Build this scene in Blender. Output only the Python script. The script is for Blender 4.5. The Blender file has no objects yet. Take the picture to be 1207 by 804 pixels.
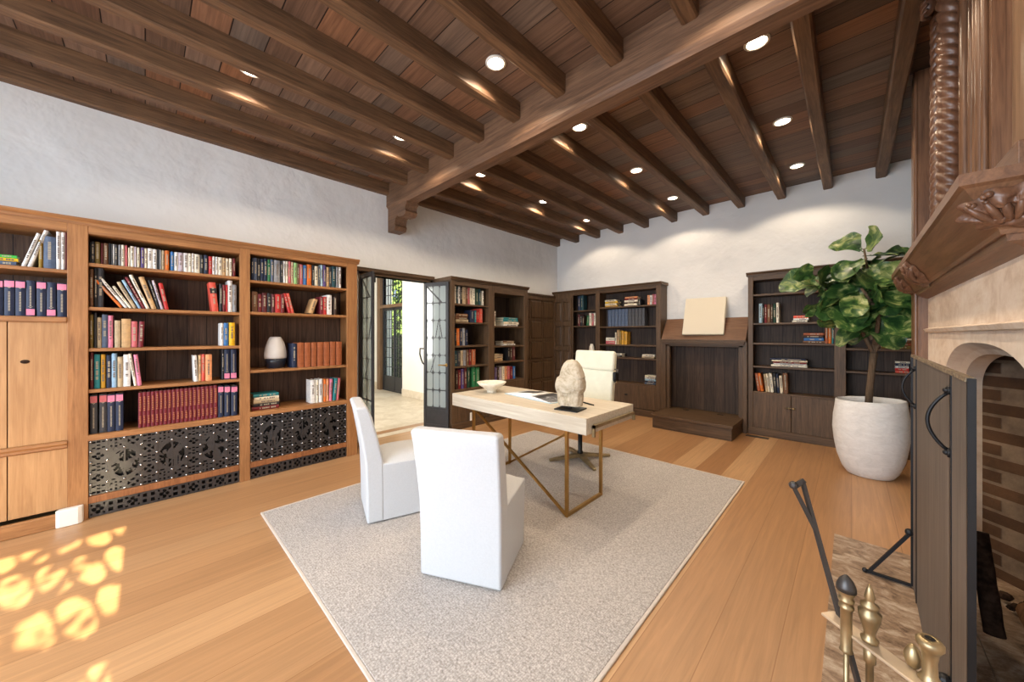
import bpy, bmesh, math, random
from mathutils import Vector, Matrix, noise
R = math.radians
random.seed(7)
col = bpy.context.scene.collection
scn = bpy.context.scene

# ------------------------------------------------------------------ camera, light, exposure
F = 416.0; TH = R(43.9); CX, CY, HC = 603.5, 394.5, 1.4      # focal length (px of 1207), yaw, principal point, eye height
cam = bpy.data.cameras.new('camera'); camo = bpy.data.objects.new('camera', cam); col.objects.link(camo)
cam.sensor_width = 36; cam.lens = 36*F/1207; cam.shift_y = -(402-CY)/1207; cam.clip_start = .02
camo.location = (0, 0, HC); camo.rotation_euler = (R(90), 0, TH)
scn.camera = camo
scn.view_settings.view_transform = 'Standard'; scn.view_settings.look = 'None'
scn.view_settings.gamma = 1; scn.view_settings.use_curve_mapping = False
scn.view_settings.exposure = 0.0
w = bpy.data.worlds.new('sky'); scn.world = w; w.use_nodes = True
w.node_tree.nodes['Background'].inputs[0].default_value = (.62, .78, 1, 1)
w.node_tree.nodes['Background'].inputs[1].default_value = 1.6

def area(name, loc, rot, sx, sy, power, color):
    l = bpy.data.lights.new(name, 'AREA'); l.spread = R(140); l.shape = 'RECTANGLE'; l.size = sx; l.size_y = sy; l.energy = power; l.color = color
    o = bpy.data.objects.new(name, l); col.objects.link(o); o.location = loc; o.rotation_euler = rot; return o
# daylight through the windows behind the camera and beside it (the openings are built below)
area('daylight_front', (-1.9, -2.86, 1.75), (R(75), 0, 0), 3.6, 2.2, 172, (.84, .92, 1))
area('daylight_side', (.93, -1.55, 1.7), (R(66), 0, R(90)), 1.2, 1.7, 42, (.9, .95, 1))
area('hall_fill', (-6.4, .75, 1.9), (R(90), 0, 0), 2.6, 2.0, 95, (1, .98, .93))  # added fill lamp inside the hall, with no opening behind it
sun = bpy.data.lights.new('sun', 'SUN'); sun.energy = 46; sun.color = (1, .84, .54); sun.angle = R(.35)
suno = bpy.data.objects.new('sun', sun); col.objects.link(suno)
SUNDIR = Vector((-1, .0, -.457)).normalized()
suno.rotation_euler = SUNDIR.to_track_quat('-Z', 'Y').to_euler(); suno.location = (5, 0, 4)

# ------------------------------------------------------------------ measuring: a pixel of the photo -> a point of the room
def ray(u, v):
    a = (u-CX)/F; b = (CY-v)/F
    return (math.cos(TH)*a-math.sin(TH), math.sin(TH)*a+math.cos(TH), b)
def onz(u, v, z=0):
    r = ray(u, v); t = (z-HC)/r[2]; return Vector((r[0]*t, r[1]*t, z))
def onx(u, v, x):
    r = ray(u, v); t = x/r[0]; return Vector((x, r[1]*t, HC+r[2]*t))
def ony(u, v, y):
    r = ray(u, v); t = y/r[1]; return Vector((r[0]*t, y, HC+r[2]*t))

# ------------------------------------------------------------------ materials
def lin(c):
    return tuple(((x/255)/12.92 if x/255 <= .04045 else ((x/255+.055)/1.055)**2.4) for x in c)+(1,)
class NT:
    def __init__(s, name, rough=.6, metal=0, spec=.5):
        s.m = bpy.data.materials.new(name); s.m.use_nodes = True; s.t = s.m.node_tree; s.n = s.t.nodes
        s.b = s.n['Principled BSDF']; s.b.inputs['Roughness'].default_value = rough
        s.b.inputs['Metallic'].default_value = metal; s.b.inputs['Specular IOR Level'].default_value = spec
        s.tc = None
    def new(s, kind, **k):
        x = s.n.new(kind)
        for a, v in k.items(): setattr(x, a, v)
        return x
    def link(s, a, b): s.t.links.new(a, b)
    def coord(s, scale=(1, 1, 1), rot=(0, 0, 0), kind='Object', loc=(0, 0, 0)):
        if not s.tc: s.tc = s.new('ShaderNodeTexCoord')
        m = s.new('ShaderNodeMapping'); m.inputs['Scale'].default_value = scale; m.inputs['Rotation'].default_value = rot
        m.inputs['Location'].default_value = loc
        s.link(s.tc.outputs[kind], m.inputs['Vector']); return m.outputs[0]
    def noise(s, vec, scale=5, detail=4, rough=.55, dist=0):
        x = s.new('ShaderNodeTexNoise'); x.inputs['Scale'].default_value = scale; x.inputs['Detail'].default_value = detail
        x.inputs['Roughness'].default_value = rough; x.inputs['Distortion'].default_value = dist
        s.link(vec, x.inputs['Vector']); return x.outputs['Fac']
    def ramp(s, fac, stops):
        x = s.new('ShaderNodeValToRGB'); e = x.color_ramp.elements
        e[0].position, e[0].color = stops[0][0], stops[0][1]; e[1].position, e[1].color = stops[-1][0], stops[-1][1]
        for p, c in stops[1:-1]:
            q = e.new(p); q.color = c
        s.link(fac, x.inputs[0]); return x.outputs[0]
    def mix(s, fac, a, b, mode='MIX'):
        x = s.new('ShaderNodeMix', data_type='RGBA', blend_type=mode)
        for sock, v in ((x.inputs[0], fac), (x.inputs[6], a), (x.inputs[7], b)):
            if hasattr(v, 'links') or hasattr(v, 'is_linked'): s.link(v, sock)
            else: sock.default_value = v
        return x.outputs[2]
    def math(s, op, a, b=0):
        x = s.new('ShaderNodeMath', operation=op)
        for sock, v in ((x.inputs[0], a), (x.inputs[1], b)):
            if hasattr(v, 'is_linked'): s.link(v, sock)
            else: sock.default_value = v
        return x.outputs[0]
    def bump(s, h, strength=.3, dist=.01):
        x = s.new('ShaderNodeBump'); x.inputs['Strength'].default_value = strength; x.inputs['Distance'].default_value = dist
        s.link(h, x.inputs['Height']); s.link(x.outputs[0], s.b.inputs['Normal'])
    def color(s, c):
        if hasattr(c, 'is_linked'): s.link(c, s.b.inputs['Base Color'])
        else: s.b.inputs['Base Color'].default_value = c
        return s.m

def wood(name, dark, light, axis='z', scale=1, rough=.5, bump=.25, spec=.4, patch=.5):
    """grain running along one axis of the object"""
    t = NT(name, rough, 0, spec)
    st = {'x': (1.2, 22, 22), 'y': (22, 1.2, 22), 'z': (22, 22, 1.2)}[axis]
    g = t.noise(t.coord(tuple(v*scale for v in st)), 1.6, 6, .62, 1.2)
    p = t.noise(t.coord((1.7*scale,)*3), 1.5, 3, .5)
    fine = t.noise(t.coord(tuple(v*5*scale for v in st)), 2, 2)
    f = t.math('ADD', t.math('MULTIPLY', g, .75), t.math('MULTIPLY', fine, .25))
    c = t.ramp(f, [(.3, lin(dark)), (.68, lin(light))])
    d = tuple(.72*v for v in lin(dark)[:3])+(1,)
    c = t.mix(t.math('MULTIPLY', t.ramp(p, [(.42, (0, 0, 0, 1)), (.7, (1, 1, 1, 1))]), patch), c, t.mix(.6, c, d))
    t.bump(f, bump, .004)
    return t.color(c)
def plain(name, c, rough=.5, metal=0, spec=.5, var=.08, scale=14):
    t = NT(name, rough, metal, spec)
    L = lin(c); a = tuple(v*(1-var) for v in L[:3])+(1,); b = tuple(min(1, v*(1+var)) for v in L[:3])+(1,)
    n = t.noise(t.coord(), scale, 3)
    t.bump(n, .08, .002)
    return t.color(t.ramp(n, [(.35, a), (.65, b)]))
def planks(name, tones, width, length, along, rough=.4, gap=(30, 20, 14), grain=.35, spec=.45, offset=.5, mort=.006, bump=.3, loc=(0, 0, 0)):
    """boards running along x or y, each board its own tone"""
    t = NT(name, rough, 0, spec)
    rot = (0, 0, 0) if along == 'x' else (0, 0, R(90))
    v = t.coord((1, 1, 1), rot, loc=loc)
    br = t.new('ShaderNodeTexBrick'); br.offset = offset; br.offset_frequency = 2; br.squash = 1
    br.inputs['Scale'].default_value = 1; br.inputs['Brick Width'].default_value = length; br.inputs['Row Height'].default_value = width
    br.inputs['Mortar Size'].default_value = mort; br.inputs['Mortar Smooth'].default_value = .3; br.inputs['Bias'].default_value = 0
    br.inputs['Color1'].default_value = (0, 0, 0, 1); br.inputs['Color2'].default_value = (1, 1, 1, 1)
    t.link(v, br.inputs['Vector'])
    c = t.ramp(br.outputs['Color'], [(i/(len(tones)-1), lin(k)) for i, k in enumerate(tones)])
    st = (1.0, 26, 26)
    gv = t.coord(st if along == 'x' else (26, 1.0, 26))
    g = t.noise(gv, 1.5, 6, .62, 1.0)
    gg = t.ramp(g, [(.3, (1-grain,)*3+(1,)), (.7, (1+grain*.3,)*3+(1,))])
    c = t.mix(1.0, c, gg, 'MULTIPLY')
    c = t.mix(br.outputs['Fac'], c, lin(gap))
    h = t.math('SUBTRACT', t.math('MULTIPLY', g, .3), br.outputs['Fac'])
    t.bump(h, bump, .004)
    return t.color(c)

M = {}
def plaster(name, c, bump=.5):
    t = NT(name, .85, 0, .25)
    a = t.noise(t.coord(), 2.6, 4, .5, .15); b = t.noise(t.coord(), 1.0, 3)
    L = lin(c)
    t.bump(a, bump, .035)
    return t.color(t.ramp(b, [(.3, tuple(v*.93 for v in L[:3])+(1,)), (.7, tuple(min(1, v*1.05) for v in L[:3])+(1,))]))
M['plaster'] = plaster('plaster', (224, 224, 223), 1.0)
M['hallplaster'] = plaster('hall_plaster', (238, 234, 224), .2)
M['floor'] = planks('oak_floor', [(170, 125, 84), (192, 147, 103), (178, 133, 91), (202, 160, 116), (162, 115, 74)], .235, 12, 'y', .36, (150, 108, 70), .2, .5, .0, .0022, .1, (8.3, 0, 0))
M['ceiling'] = planks('ceiling_boards', [(98, 78, 64), (124, 97, 80), (146, 104, 76), (112, 99, 90), (136, 111, 94), (106, 79, 62)], .2, .485, 'x', .6, (28, 19, 15), .45, .3, .0, .004, .4, (-.26, 0, 0))
M['joist'] = wood('joist_oak', (64, 45, 31), (134, 101, 72), 'y', .8, .6, .3)
M['beam'] = wood('beam_oak', (72, 50, 36), (138, 104, 78), 'x', .7, .55, .5)
for ax in 'xyz':
    M['oak_'+ax] = wood('golden_oak_'+ax, (130, 85, 48), (182, 129, 80), ax, 1, .5, .2)
    M['dark_'+ax] = wood('dark_oak_'+ax, (58, 42, 28), (108, 83, 59), ax, 1, .5, .2, .4, .25)
M['mid_z'] = wood('brown_oak_z', (120, 74, 42), (166, 108, 66), 'z', 1, .5, .2)
M['honey_z'] = wood('honey_oak_panel', (160, 115, 72), (196, 151, 104), 'z', .6, .5, .1)
def backboards(name, dark, light, along):
    t = NT(name, .6, 0, .3)
    v = t.coord()
    g = t.noise(t.coord((20, 20, 1.1)), 1.8, 6, .62, 1)
    s = t.new('ShaderNodeSeparateXYZ'); t.link(v, s.inputs[0])
    f = t.math('FRACT', t.math('MULTIPLY', s.outputs[0], 1/.14))
    k = t.math('LESS_THAN', f, .03)
    cell = t.math('FLOOR', t.math('MULTIPLY', s.outputs[0], 1/.14))
    wn = t.new('ShaderNodeTexWhiteNoise', noise_dimensions='1D'); t.link(cell, wn.inputs['W'])
    c = t.ramp(g, [(.3, lin(dark)), (.7, lin(light))])
    tone = t.ramp(wn.outputs['Value'], [(0, (.75,)*3+(1,)), (1, (1.2, 1.15, 1.1, 1))])
    c = t.mix(1, c, tone, 'MULTIPLY'); c = t.mix(k, c, lin((14, 9, 6)))
    t.bump(t.math('SUBTRACT', g, k), .3, .004)
    return t.color(c)
M['backA'] = backboards('oak_back_boards', (66, 47, 37), (112, 86, 68), 'x')
M['backB'] = backboards('dark_back_boards', (48, 38, 33), (84, 68, 58), 'x')
M['carved'] = wood('carved_walnut', (78, 50, 36), (130, 92, 68), 'z', 1, .38, .3, .6)
M['over_z'] = wood('overmantel_oak', (84, 57, 40), (136, 99, 72), 'z', .9, .36, .2, .5)
M['over_p'] = wood('overmantel_panel_oak', (128, 98, 72), (170, 138, 108), 'z', .6, .3, .12, .5)
M['over_y'] = wood('mantel_oak', (92, 62, 44), (140, 102, 74), 'y', .9, .42, .25, .5)
M['iron'] = plain('black_iron', (38, 38, 40), .45, .6, .5)
M['ironlt'] = plain('worn_iron', (80, 78, 78), .42, .75, .5)
M['stud'] = plain('polished_stud', (200, 200, 200), .25, 1)
M['steel'] = plain('dark_steel_frame', (58, 58, 60), .4, .3, .5)
M['brass'] = plain('brushed_brass', (176, 140, 84), .28, 1, .5)
M['abrass'] = plain('antique_brass', (168, 150, 116), .4, .9, .5, .2)
M['linen'] = None
def fabric(name, c, sc=380, b=.25):
    t = NT(name, .9, 0, .2); t.b.inputs['Sheen Weight'].default_value = .15
    v = t.coord()
    wa = t.new('ShaderNodeTexWave', wave_type='BANDS', bands_direction='Z'); wa.inputs['Scale'].default_value = sc/6; wa.inputs['Distortion'].default_value = 1.5
    t.link(v, wa.inputs['Vector'])
    n = t.noise(v, sc/4, 3)
    h = t.math('ADD', t.math('MULTIPLY', wa.outputs['Fac'], .4), n)
    t.bump(h, b, .0015)
    L = lin(c)
    return t.color(t.ramp(n, [(.3, tuple(v*.94 for v in L[:3])+(1,)), (.7, L)]))
M['linen'] = fabric('white_linen', (200, 202, 205))
M['leather'] = plain('cream_leather', (228, 226, 206), .45, 0, .4, .03)
def rug():
    t = NT('woven_wool', .95, 0, .1)
    v = t.coord()
    vo = t.new('ShaderNodeTexVoronoi', feature='F1'); vo.inputs['Scale'].default_value = 85; vo.inputs['Randomness'].default_value = .45
    t.link(t.coord((1.35, 1, 1)), vo.inputs['Vector'])
    n = t.noise(v, 95, 3, .8); n2 = t.noise(v, 3.0, 3)
    c = t.ramp(n, [(.30, lin((104, 98, 94))), (.44, lin((172, 166, 161))), (.62, lin((214, 208, 203)))])
    c = t.mix(t.ramp(vo.outputs['Distance'], [(.35, (0, 0, 0, 1)), (.75, (1, 1, 1, 1))]), c, lin((158, 150, 144)))
    c = t.mix(t.math('MULTIPLY', n2, .25), c, lin((190, 182, 174)))
    t.bump(vo.outputs['Distance'], -.8, .006)
    return t.color(c)
M['rug'] = rug()
M['rugedge'] = fabric('rug_binding', (208, 196, 184), 200)
def limewood():
    t = NT('bleached_oak', .5, 0, .35)
    g = t.noise(t.coord((1.2, 30, 30)), 2, 5, .6, .6)
    t.bump(g, .1, .002)
    return t.color(t.ramp(g, [(.3, lin((196, 182, 160))), (.7, lin((222, 212, 194)))]))
M['lime'] = limewood()
def stone(name, c1, c2, c3, sc=4, rough=.6, stretch=(1, 1, 1), bump=.3):
    t = NT(name, rough, 0, .4)
    n = t.noise(t.coord(stretch), sc, 7, .65, 1.2); m = t.noise(t.coord(stretch), sc*6, 5, .7)
    f = t.math('ADD', t.math('MULTIPLY', n, .7), t.math('MULTIPLY', m, .3))
    t.bump(f, bump, .01)
    return t.color(t.ramp(f, [(.35, lin(c1)), (.5, lin(c2)), (.66, lin(c3))]))
M['hearth'] = stone('hearth_marble', (86, 66, 52), (158, 132, 108), (204, 188, 168), 7, .3, (1, 1.5, 1), .05)
M['limestone'] = stone('fireplace_limestone', (198, 174, 152), (222, 204, 186), (236, 224, 210), 2.2, .8, (1, 1, 1.3), .3)
M['carvestone'] = stone('sandstone', (150, 132, 106), (196, 182, 158), (220, 210, 192), 9, .85, (1, 1, 1), .6)
M['potwhite'] = stone('white_plaster_pot', (214, 212, 208), (226, 224, 221), (236, 235, 232), 7, .85, (1, 1, 2), .35)
M['travertine'] = stone('travertine', (196, 180, 156), (216, 202, 180), (230, 220, 202), 2.5, .4, (1, 1, 1), .05)
def brick():
    t = NT('sooty_brick', .9, 0, .2)
    v = t.coord((1, 1, 1))
    s = t.new('ShaderNodeSeparateXYZ'); t.link(v, s.inputs[0]); cb = t.new('ShaderNodeCombineXYZ')
    t.link(t.math('ADD', s.outputs[0], s.outputs[1]), cb.inputs[0]); t.link(s.outputs[2], cb.inputs[1])
    br = t.new('ShaderNodeTexBrick'); br.inputs['Scale'].default_value = 1; br.inputs['Brick Width'].default_value = .36; br.inputs['Row Height'].default_value = .078
    br.inputs['Mortar Size'].default_value = .009; br.inputs['Color1'].default_value = lin((84, 62, 47)); br.inputs['Color2'].default_value = lin((108, 81, 60)); br.inputs['Mortar'].default_value = lin((142, 124, 106))
    t.link(cb.outputs[0], br.inputs['Vector'])
    n = t.noise(v, 6, 5, .7)
    c = t.mix(t.ramp(n, [(.35, (0, 0, 0, 1)), (.7, (.6, .6, .6, 1))]), br.outputs['Color'], lin((58, 46, 38)))
    t.bump(t.math('SUBTRACT', n, br.outputs['Fac']), .6, .01)
    return t.color(c)
M['brick'] = brick()
def leafmat():
    t = NT('fig_leaf', .38, 0, .5)
    n = t.noise(t.coord(), 9, 4, .6, 1.0); n2 = t.noise(t.coord(), 45, 2)
    c = t.ramp(n, [(.36, lin((30, 62, 32))), (.5, lin((62, 98, 46))), (.6, lin((132, 148, 82))), (.72, lin((196, 196, 140)))])
    t.bump(n2, .3, .004)
    t.b.inputs['Transmission Weight'].default_value = 0
    return t.color(c)
M['leaf'] = leafmat()
M['bark'] = wood('bark', (78, 62, 48), (128, 108, 88), 'z', 2, .9, .6, .1)
M['soil'] = plain('soil', (58, 46, 36), .95, 0, .1, .4, 60)
M['screenwood'] = wood('weathered_screen', (84, 76, 70), (116, 106, 98), 'z', .7, .6, .25, .3)
M['screenedge'] = stone('rusty_edge', (60, 48, 40), (120, 104, 84), (160, 146, 122), 40, .7)
M['white'] = plain('white_plastic', (236, 232, 224), .4, 0, .5, .02)
M['ceramic'] = stone('cream_ceramic', (214, 202, 180), (232, 224, 206), (240, 234, 220), 6, .4, (1, 1, 1), .1)
M['darkglaze'] = plain('dark_glaze', (30, 34, 44), .3, 0, .5)
M['black'] = plain('black_metal', (22, 22, 23), .4, .4)
M['char'] = plain('charred_log', (62, 46, 36), .95, 0, .1, .5, 30)
M['log'] = wood('cut_log', (120, 84, 54), (168, 124, 84), 'z', 1, .8, .4, .2)
M['pages'] = plain('book_pages', (222, 212, 190), .8, 0, .2, .06, 60)
M['paper'] = plain('white_paper', (232, 232, 230), .5, 0, .4, .03)
M['hedge'] = stone('hedge_green', (30, 48, 22), (70, 96, 44), (130, 152, 84), 9, .9, (1, 1, 1), .8)
M['lampdisc'] = None
t = NT('lamp_glow', .5); t.b.inputs['Emission Color'].default_value = (1, .86, .66, 1); t.b.inputs['Emission Strength'].default_value = 14; M['lampdisc'] = t.m
def glass(name, tint, op):
    m = bpy.data.materials.new(name); m.use_nodes = True; n = m.node_tree.nodes; n.clear()
    o = n.new('ShaderNodeOutputMaterial'); mx = n.new('ShaderNodeMixShader'); tr = n.new('ShaderNodeBsdfTransparent'); gl = n.new('ShaderNodeBsdfGlossy')
    tr.inputs[0].default_value = tint; gl.inputs['Roughness'].default_value = .05; mx.inputs[0].default_value = op
    m.node_tree.links.new(tr.outputs[0], mx.inputs[1]); m.node_tree.links.new(gl.outputs[0], mx.inputs[2]); m.node_tree.links.new(mx.outputs[0], o.inputs[0])
    return m
def pale_glass():
    m = bpy.data.materials.new('whitened_pane_glass'); m.use_nodes = True; n = m.node_tree.nodes; n.clear(); k = m.node_tree.links.new
    o = n.new('ShaderNodeOutputMaterial'); a = n.new('ShaderNodeMixShader'); c = n.new('ShaderNodeMixShader'); tr = n.new('ShaderNodeBsdfTransparent'); df = n.new('ShaderNodeBsdfDiffuse'); gl = n.new('ShaderNodeBsdfGlossy')
    tr.inputs[0].default_value = (.9, .96, .95, 1); df.inputs[0].default_value = lin((206, 216, 216)); gl.inputs['Roughness'].default_value = .12
    a.inputs[0].default_value = .42; c.inputs[0].default_value = .15  # diffuse white put in for bright reflections and the lit hall behind
    k(tr.outputs[0], a.inputs[1]); k(df.outputs[0], a.inputs[2]); k(a.outputs[0], c.inputs[1]); k(gl.outputs[0], c.inputs[2]); k(c.outputs[0], o.inputs[0]); return m
M['whitened_pane'] = pale_glass()
M['glass'] = glass('window_glass', (.95, .97, .97, 1), .1)
_bm = {}
HEX = {'black': (30, 29, 32), 'charcoal': (58, 58, 62), 'dark grey': (76, 76, 80), 'grey': (142, 142, 144), 'white': (226, 223, 218), 'cream': (222, 210, 184), 'ivory': (232, 224, 204),
 'beige': (190, 168, 134), 'tan': (198, 160, 112), 'brown': (112, 76, 50), 'dark brown': (64, 44, 34), 'olive': (120, 98, 44), 'gold': (150, 118, 40), 'yellow': (230, 182, 30), 'mustard': (206, 152, 44),
 'orange': (214, 110, 36), 'peach': (232, 158, 108), 'coral': (214, 84, 66), 'red': (188, 44, 40), 'crimson': (116, 30, 40), 'dark red': (112, 28, 30), 'maroon': (92, 34, 36), 'rose': (196, 100, 104),
 'pink': (222, 130, 158), 'lilac': (190, 178, 188), 'purple': (92, 74, 128), 'navy': (32, 42, 68), 'slate blue': (84, 98, 122), 'blue': (58, 112, 170), 'light blue': (150, 186, 214), 'pale blue': (170, 196, 206),
 'teal': (40, 128, 134), 'dark teal': (34, 70, 78), 'green': (48, 116, 70), 'dark green': (34, 64, 48), 'light green': (154, 200, 130), 'bright green': (70, 190, 80), 'terracotta': (170, 92, 58), 'leather brown': (160, 90, 52)}
def bookmat(c):
    if c not in _bm: _bm[c] = plain(c.replace(' ', '_')+'_book_cloth', HEX[c], .55, 0, .4, .12, 40)
    return _bm[c]

# ------------------------------------------------------------------ mesh building
class MB:
    def __init__(s): s.v = []; s.f = []; s.mi = []
    def box(s, x0, x1, y0, y1, z0, z1, mi=0):
        b = len(s.v)
        s.v += [(x0, y0, z0), (x1, y0, z0), (x1, y1, z0), (x0, y1, z0), (x0, y0, z1), (x1, y0, z1), (x1, y1, z1), (x0, y1, z1)]
        for q in ((0, 3, 2, 1), (4, 5, 6, 7), (0, 1, 5, 4), (1, 2, 6, 5), (2, 3, 7, 6), (3, 0, 4, 7)): s.f.append([b+i for i in q]); s.mi.append(mi)
        return s
    def add(s, vs, fs, mi=0):
        b = len(s.v); s.v += [tuple(p) for p in vs]
        for q in fs: s.f.append([b+i for i in q]); s.mi.append(mi)
        return s
    def prism(s, poly, axis, a0, a1, mi=0):
        """poly 2-D outline extruded along an axis; the other two axes in xyz order"""
        n = len(poly)
        def P(p, a): return {'x': (a, p[0], p[1]), 'y': (p[0], a, p[1]), 'z': (p[0], p[1], a)}[axis]
        s.add([P(p, a0) for p in poly]+[P(p, a1) for p in poly],
              [list(range(n))[::-1], [n+i for i in range(n)]]+[[i, (i+1) % n, n+(i+1) % n, n+i] for i in range(n)], mi); return s
    def lathe(s, prof, c=(0, 0, 0), n=24, mi=0, flute=0, nf=0, cap=True):
        b = []; 
        for r, z in prof:
            for i in range(n):
                a = 2*math.pi*i/n; rr = r*(1+flute*math.cos(nf*a)) if nf else r
                b.append((c[0]+rr*math.cos(a), c[1]+rr*math.sin(a), c[2]+z))
        fs = [[j*n+i, j*n+(i+1) % n, (j+1)*n+(i+1) % n, (j+1)*n+i] for j in range(len(prof)-1) for i in range(n)]
        if cap: fs += [list(range(n))[::-1], [(len(prof)-1)*n+i for i in range(n)]]
        s.add(b, fs, mi); return s
    def tube(s, pts, r, n=8, mi=0, closed=False):
        pts = [Vector(p) for p in pts]; rs = r if isinstance(r, (list, tuple)) else [r]*len(pts); vs = []
        up = None
        for i, p in enumerate(pts):
            d = (pts[(i+1) % len(pts)] if (closed or i < len(pts)-1) else p) - (pts[i-1] if (closed or i > 0) else p)
            d.normalize()
            if up is None:
                up = Vector((0, 0, 1)) if abs(d.z) < .9 else Vector((1, 0, 0))
            a = d.cross(up)
            if a.length < 1e-4: a = d.cross(Vector((.3, 1, .2)))
            a.normalize(); bb = a.cross(d).normalized(); up = bb
            for k in range(n):
                t = 2*math.pi*k/n; vs.append(p+a*math.cos(t)*rs[i]+bb*math.sin(t)*rs[i])
        m = len(pts); fs = []
        for i in range(m if closed else m-1):
            for k in range(n):
                j = (i+1) % m; fs.append([i*n+k, i*n+(k+1) % n, j*n+(k+1) % n, j*n+k])
        if not closed: fs += [list(range(n))[::-1], [(m-1)*n+k for k in range(n)]]
        s.add(vs, fs, mi); return s
    def bar(s, p, q, w, h, up=(0, 0, 1), mi=0):
        p = Vector(p); q = Vector(q); d = (q-p).normalized(); a = d.cross(Vector(up))
        if a.length < 1e-3: a = d.cross(Vector((1, 0, 0)))
        a.normalize(); b = a.cross(d).normalized(); vs = []
        for e in (p, q):
            for sa, sb in ((-1, -1), (1, -1), (1, 1), (-1, 1)): vs.append(e+a*sa*w/2+b*sb*h/2)
        s.add(vs, [[0, 3, 2, 1], [4, 5, 6, 7], [0, 1, 5, 4], [1, 2, 6, 5], [2, 3, 7, 6], [3, 0, 4, 7]], mi); return s
    def ball(s, c, r, sx=1, sy=1, sz=1, n=10, m=7, mi=0):
        prof = [(math.sin(math.pi*j/m), -math.cos(math.pi*j/m)) for j in range(m+1)]; vs = []
        for rr, z in prof:
            for i in range(n):
                a = 2*math.pi*i/n; vs.append((c[0]+r*sx*max(rr, .02)*math.cos(a), c[1]+r*sy*max(rr, .02)*math.sin(a), c[2]+r*sz*z))
        fs = [[j*n+i, j*n+(i+1) % n, (j+1)*n+(i+1) % n, (j+1)*n+i] for j in range(m) for i in range(n)]
        fs += [list(range(n))[::-1], [m*n+i for i in range(n)]]
        s.add(vs, fs, mi); return s
    def mesh(s, name, mats, smooth=False):
        me = bpy.data.meshes.new(name); me.from_pydata(s.v, [], s.f)
        for m in (mats if isinstance(mats, (list, tuple)) else [mats]): me.materials.append(m)
        me.polygons.foreach_set('material_index', s.mi)
        bm = bmesh.new(); bm.from_mesh(me); bmesh.ops.recalc_face_normals(bm, faces=bm.faces); bm.to_mesh(me); bm.free()
        if smooth: me.polygons.foreach_set('use_smooth', [True]*len(me.polygons))
        me.update(); return me
    def build(s, name, mats, parent=None, smooth=False, bevel=0, seg=2, loc=None, rz=None, kind=None):
        o = bpy.data.objects.new(name, s.mesh(name, mats, smooth)); col.objects.link(o)
        if parent: o.parent = parent
        if loc is not None: o.location = loc
        if rz is not None: o.rotation_euler = (0, 0, rz)
        if bevel:
            m = o.modifiers.new('b', 'BEVEL'); m.width = bevel; m.segments = seg; m.limit_method = 'ANGLE'; m.angle_limit = R(40)
        if kind: o['kind'] = kind
        return o
def autosmooth(o, ang=40):
    for p in o.data.polygons: p.use_smooth = True
    try: o.data.set_sharp_from_angle(angle=R(ang))
    except Exception: pass
    return o
LABELS = {}
def tag(o, label, cat, group=None):
    o['label'] = label; o['category'] = cat
    if group: o['group'] = group
    LABELS.setdefault(label, []).append(o.name); return o
def thing(name, label, cat, loc=(0, 0, 0), rz=0, group=None):
    o = bpy.data.objects.new(name, None); col.objects.link(o); o.location = loc; o.rotation_euler = (0, 0, rz); o.empty_display_size = .1
    return tag(o, label, cat, group)
def struct(o): o['kind'] = 'structure'; return o

def masked(name, w, h, px, solid, th, mat, parent=None, loc=(0, 0, 0), rz=0, kind=None):
    """a pierced plate in the local x-z plane, thickness along y; solid(x, z) says where there is metal"""
    nx, nz = max(1, round(w/px)), max(1, round(h/px)); dx, dz = w/nx, h/nz
    g = [[1 if solid((i+.5)*dx, (j+.5)*dz) else 0 for i in range(nx)] for j in range(nz)]
    vid = {}; vs = []; fs = []
    def V(i, j, k):
        q = (i, j, k)
        if q not in vid: vid[q] = len(vs); vs.append((i*dx, k*th, j*dz))
        return vid[q]
    for j in range(nz):
        i = 0
        while i < nx:
            if not g[j][i]: i += 1; continue
            fs.append((V(i, j, 0), V(i+1, j, 0), V(i+1, j+1, 0), V(i, j+1, 0)))
            fs.append((V(i, j, 1), V(i, j+1, 1), V(i+1, j+1, 1), V(i+1, j, 1)))
            if i == 0 or not g[j][i-1]: fs.append((V(i, j, 0), V(i, j+1, 0), V(i, j+1, 1), V(i, j, 1)))
            if i == nx-1 or not g[j][i+1]: fs.append((V(i+1, j, 0), V(i+1, j, 1), V(i+1, j+1, 1), V(i+1, j+1, 0)))
            if j == 0 or not g[j-1][i]: fs.append((V(i, j, 0), V(i, j, 1), V(i+1, j, 1), V(i+1, j, 0)))
            if j == nz-1 or not g[j+1][i]: fs.append((V(i, j+1, 0), V(i+1, j+1, 0), V(i+1, j+1, 1), V(i, j+1, 1)))
            i += 1
    me = bpy.data.meshes.new(name); me.from_pydata(vs, [], fs); me.materials.append(mat)
    o = bpy.data.objects.new(name, me); col.objects.link(o); o.location = loc; o.rotation_euler = (0, 0, rz)
    if parent: o.parent = parent
    if kind: o['kind'] = kind
    return o

# ------------------------------------------------------------------ the room
WL, WB, WR, WF, HT = -4.62, 6.22, .98, -2.95, 3.46       # left, back, right, front walls, ceiling boards
DO0, DO1, DOT = 1.97, 2.985, 2.19                         # doorway in the left wall
b = MB(); b.box(WL-.3, WR+.3, WF-.3, WB+.3, -.12, 0); struct(b.build('floor', M['floor']))
b = MB(); b.box(WL-.3, WR+.3, WF-.3, WB+.3, HT, HT+.1); struct(b.build('ceiling', M['ceiling']))
b = MB()
T = .13
b.box(WL-T, WL, WF-.3, DO0, 0, HT); b.box(WL-T, WL, DO1, WB+.3, 0, HT); b.box(WL-T, WL, DO0, DO1, DOT, HT)
struct(b.build('wall_left', M['plaster']))
b = MB(); b.box(WL, WR+.3, WB, WB+.3, 0, HT); struct(b.build('wall_back', M['plaster']))
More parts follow.
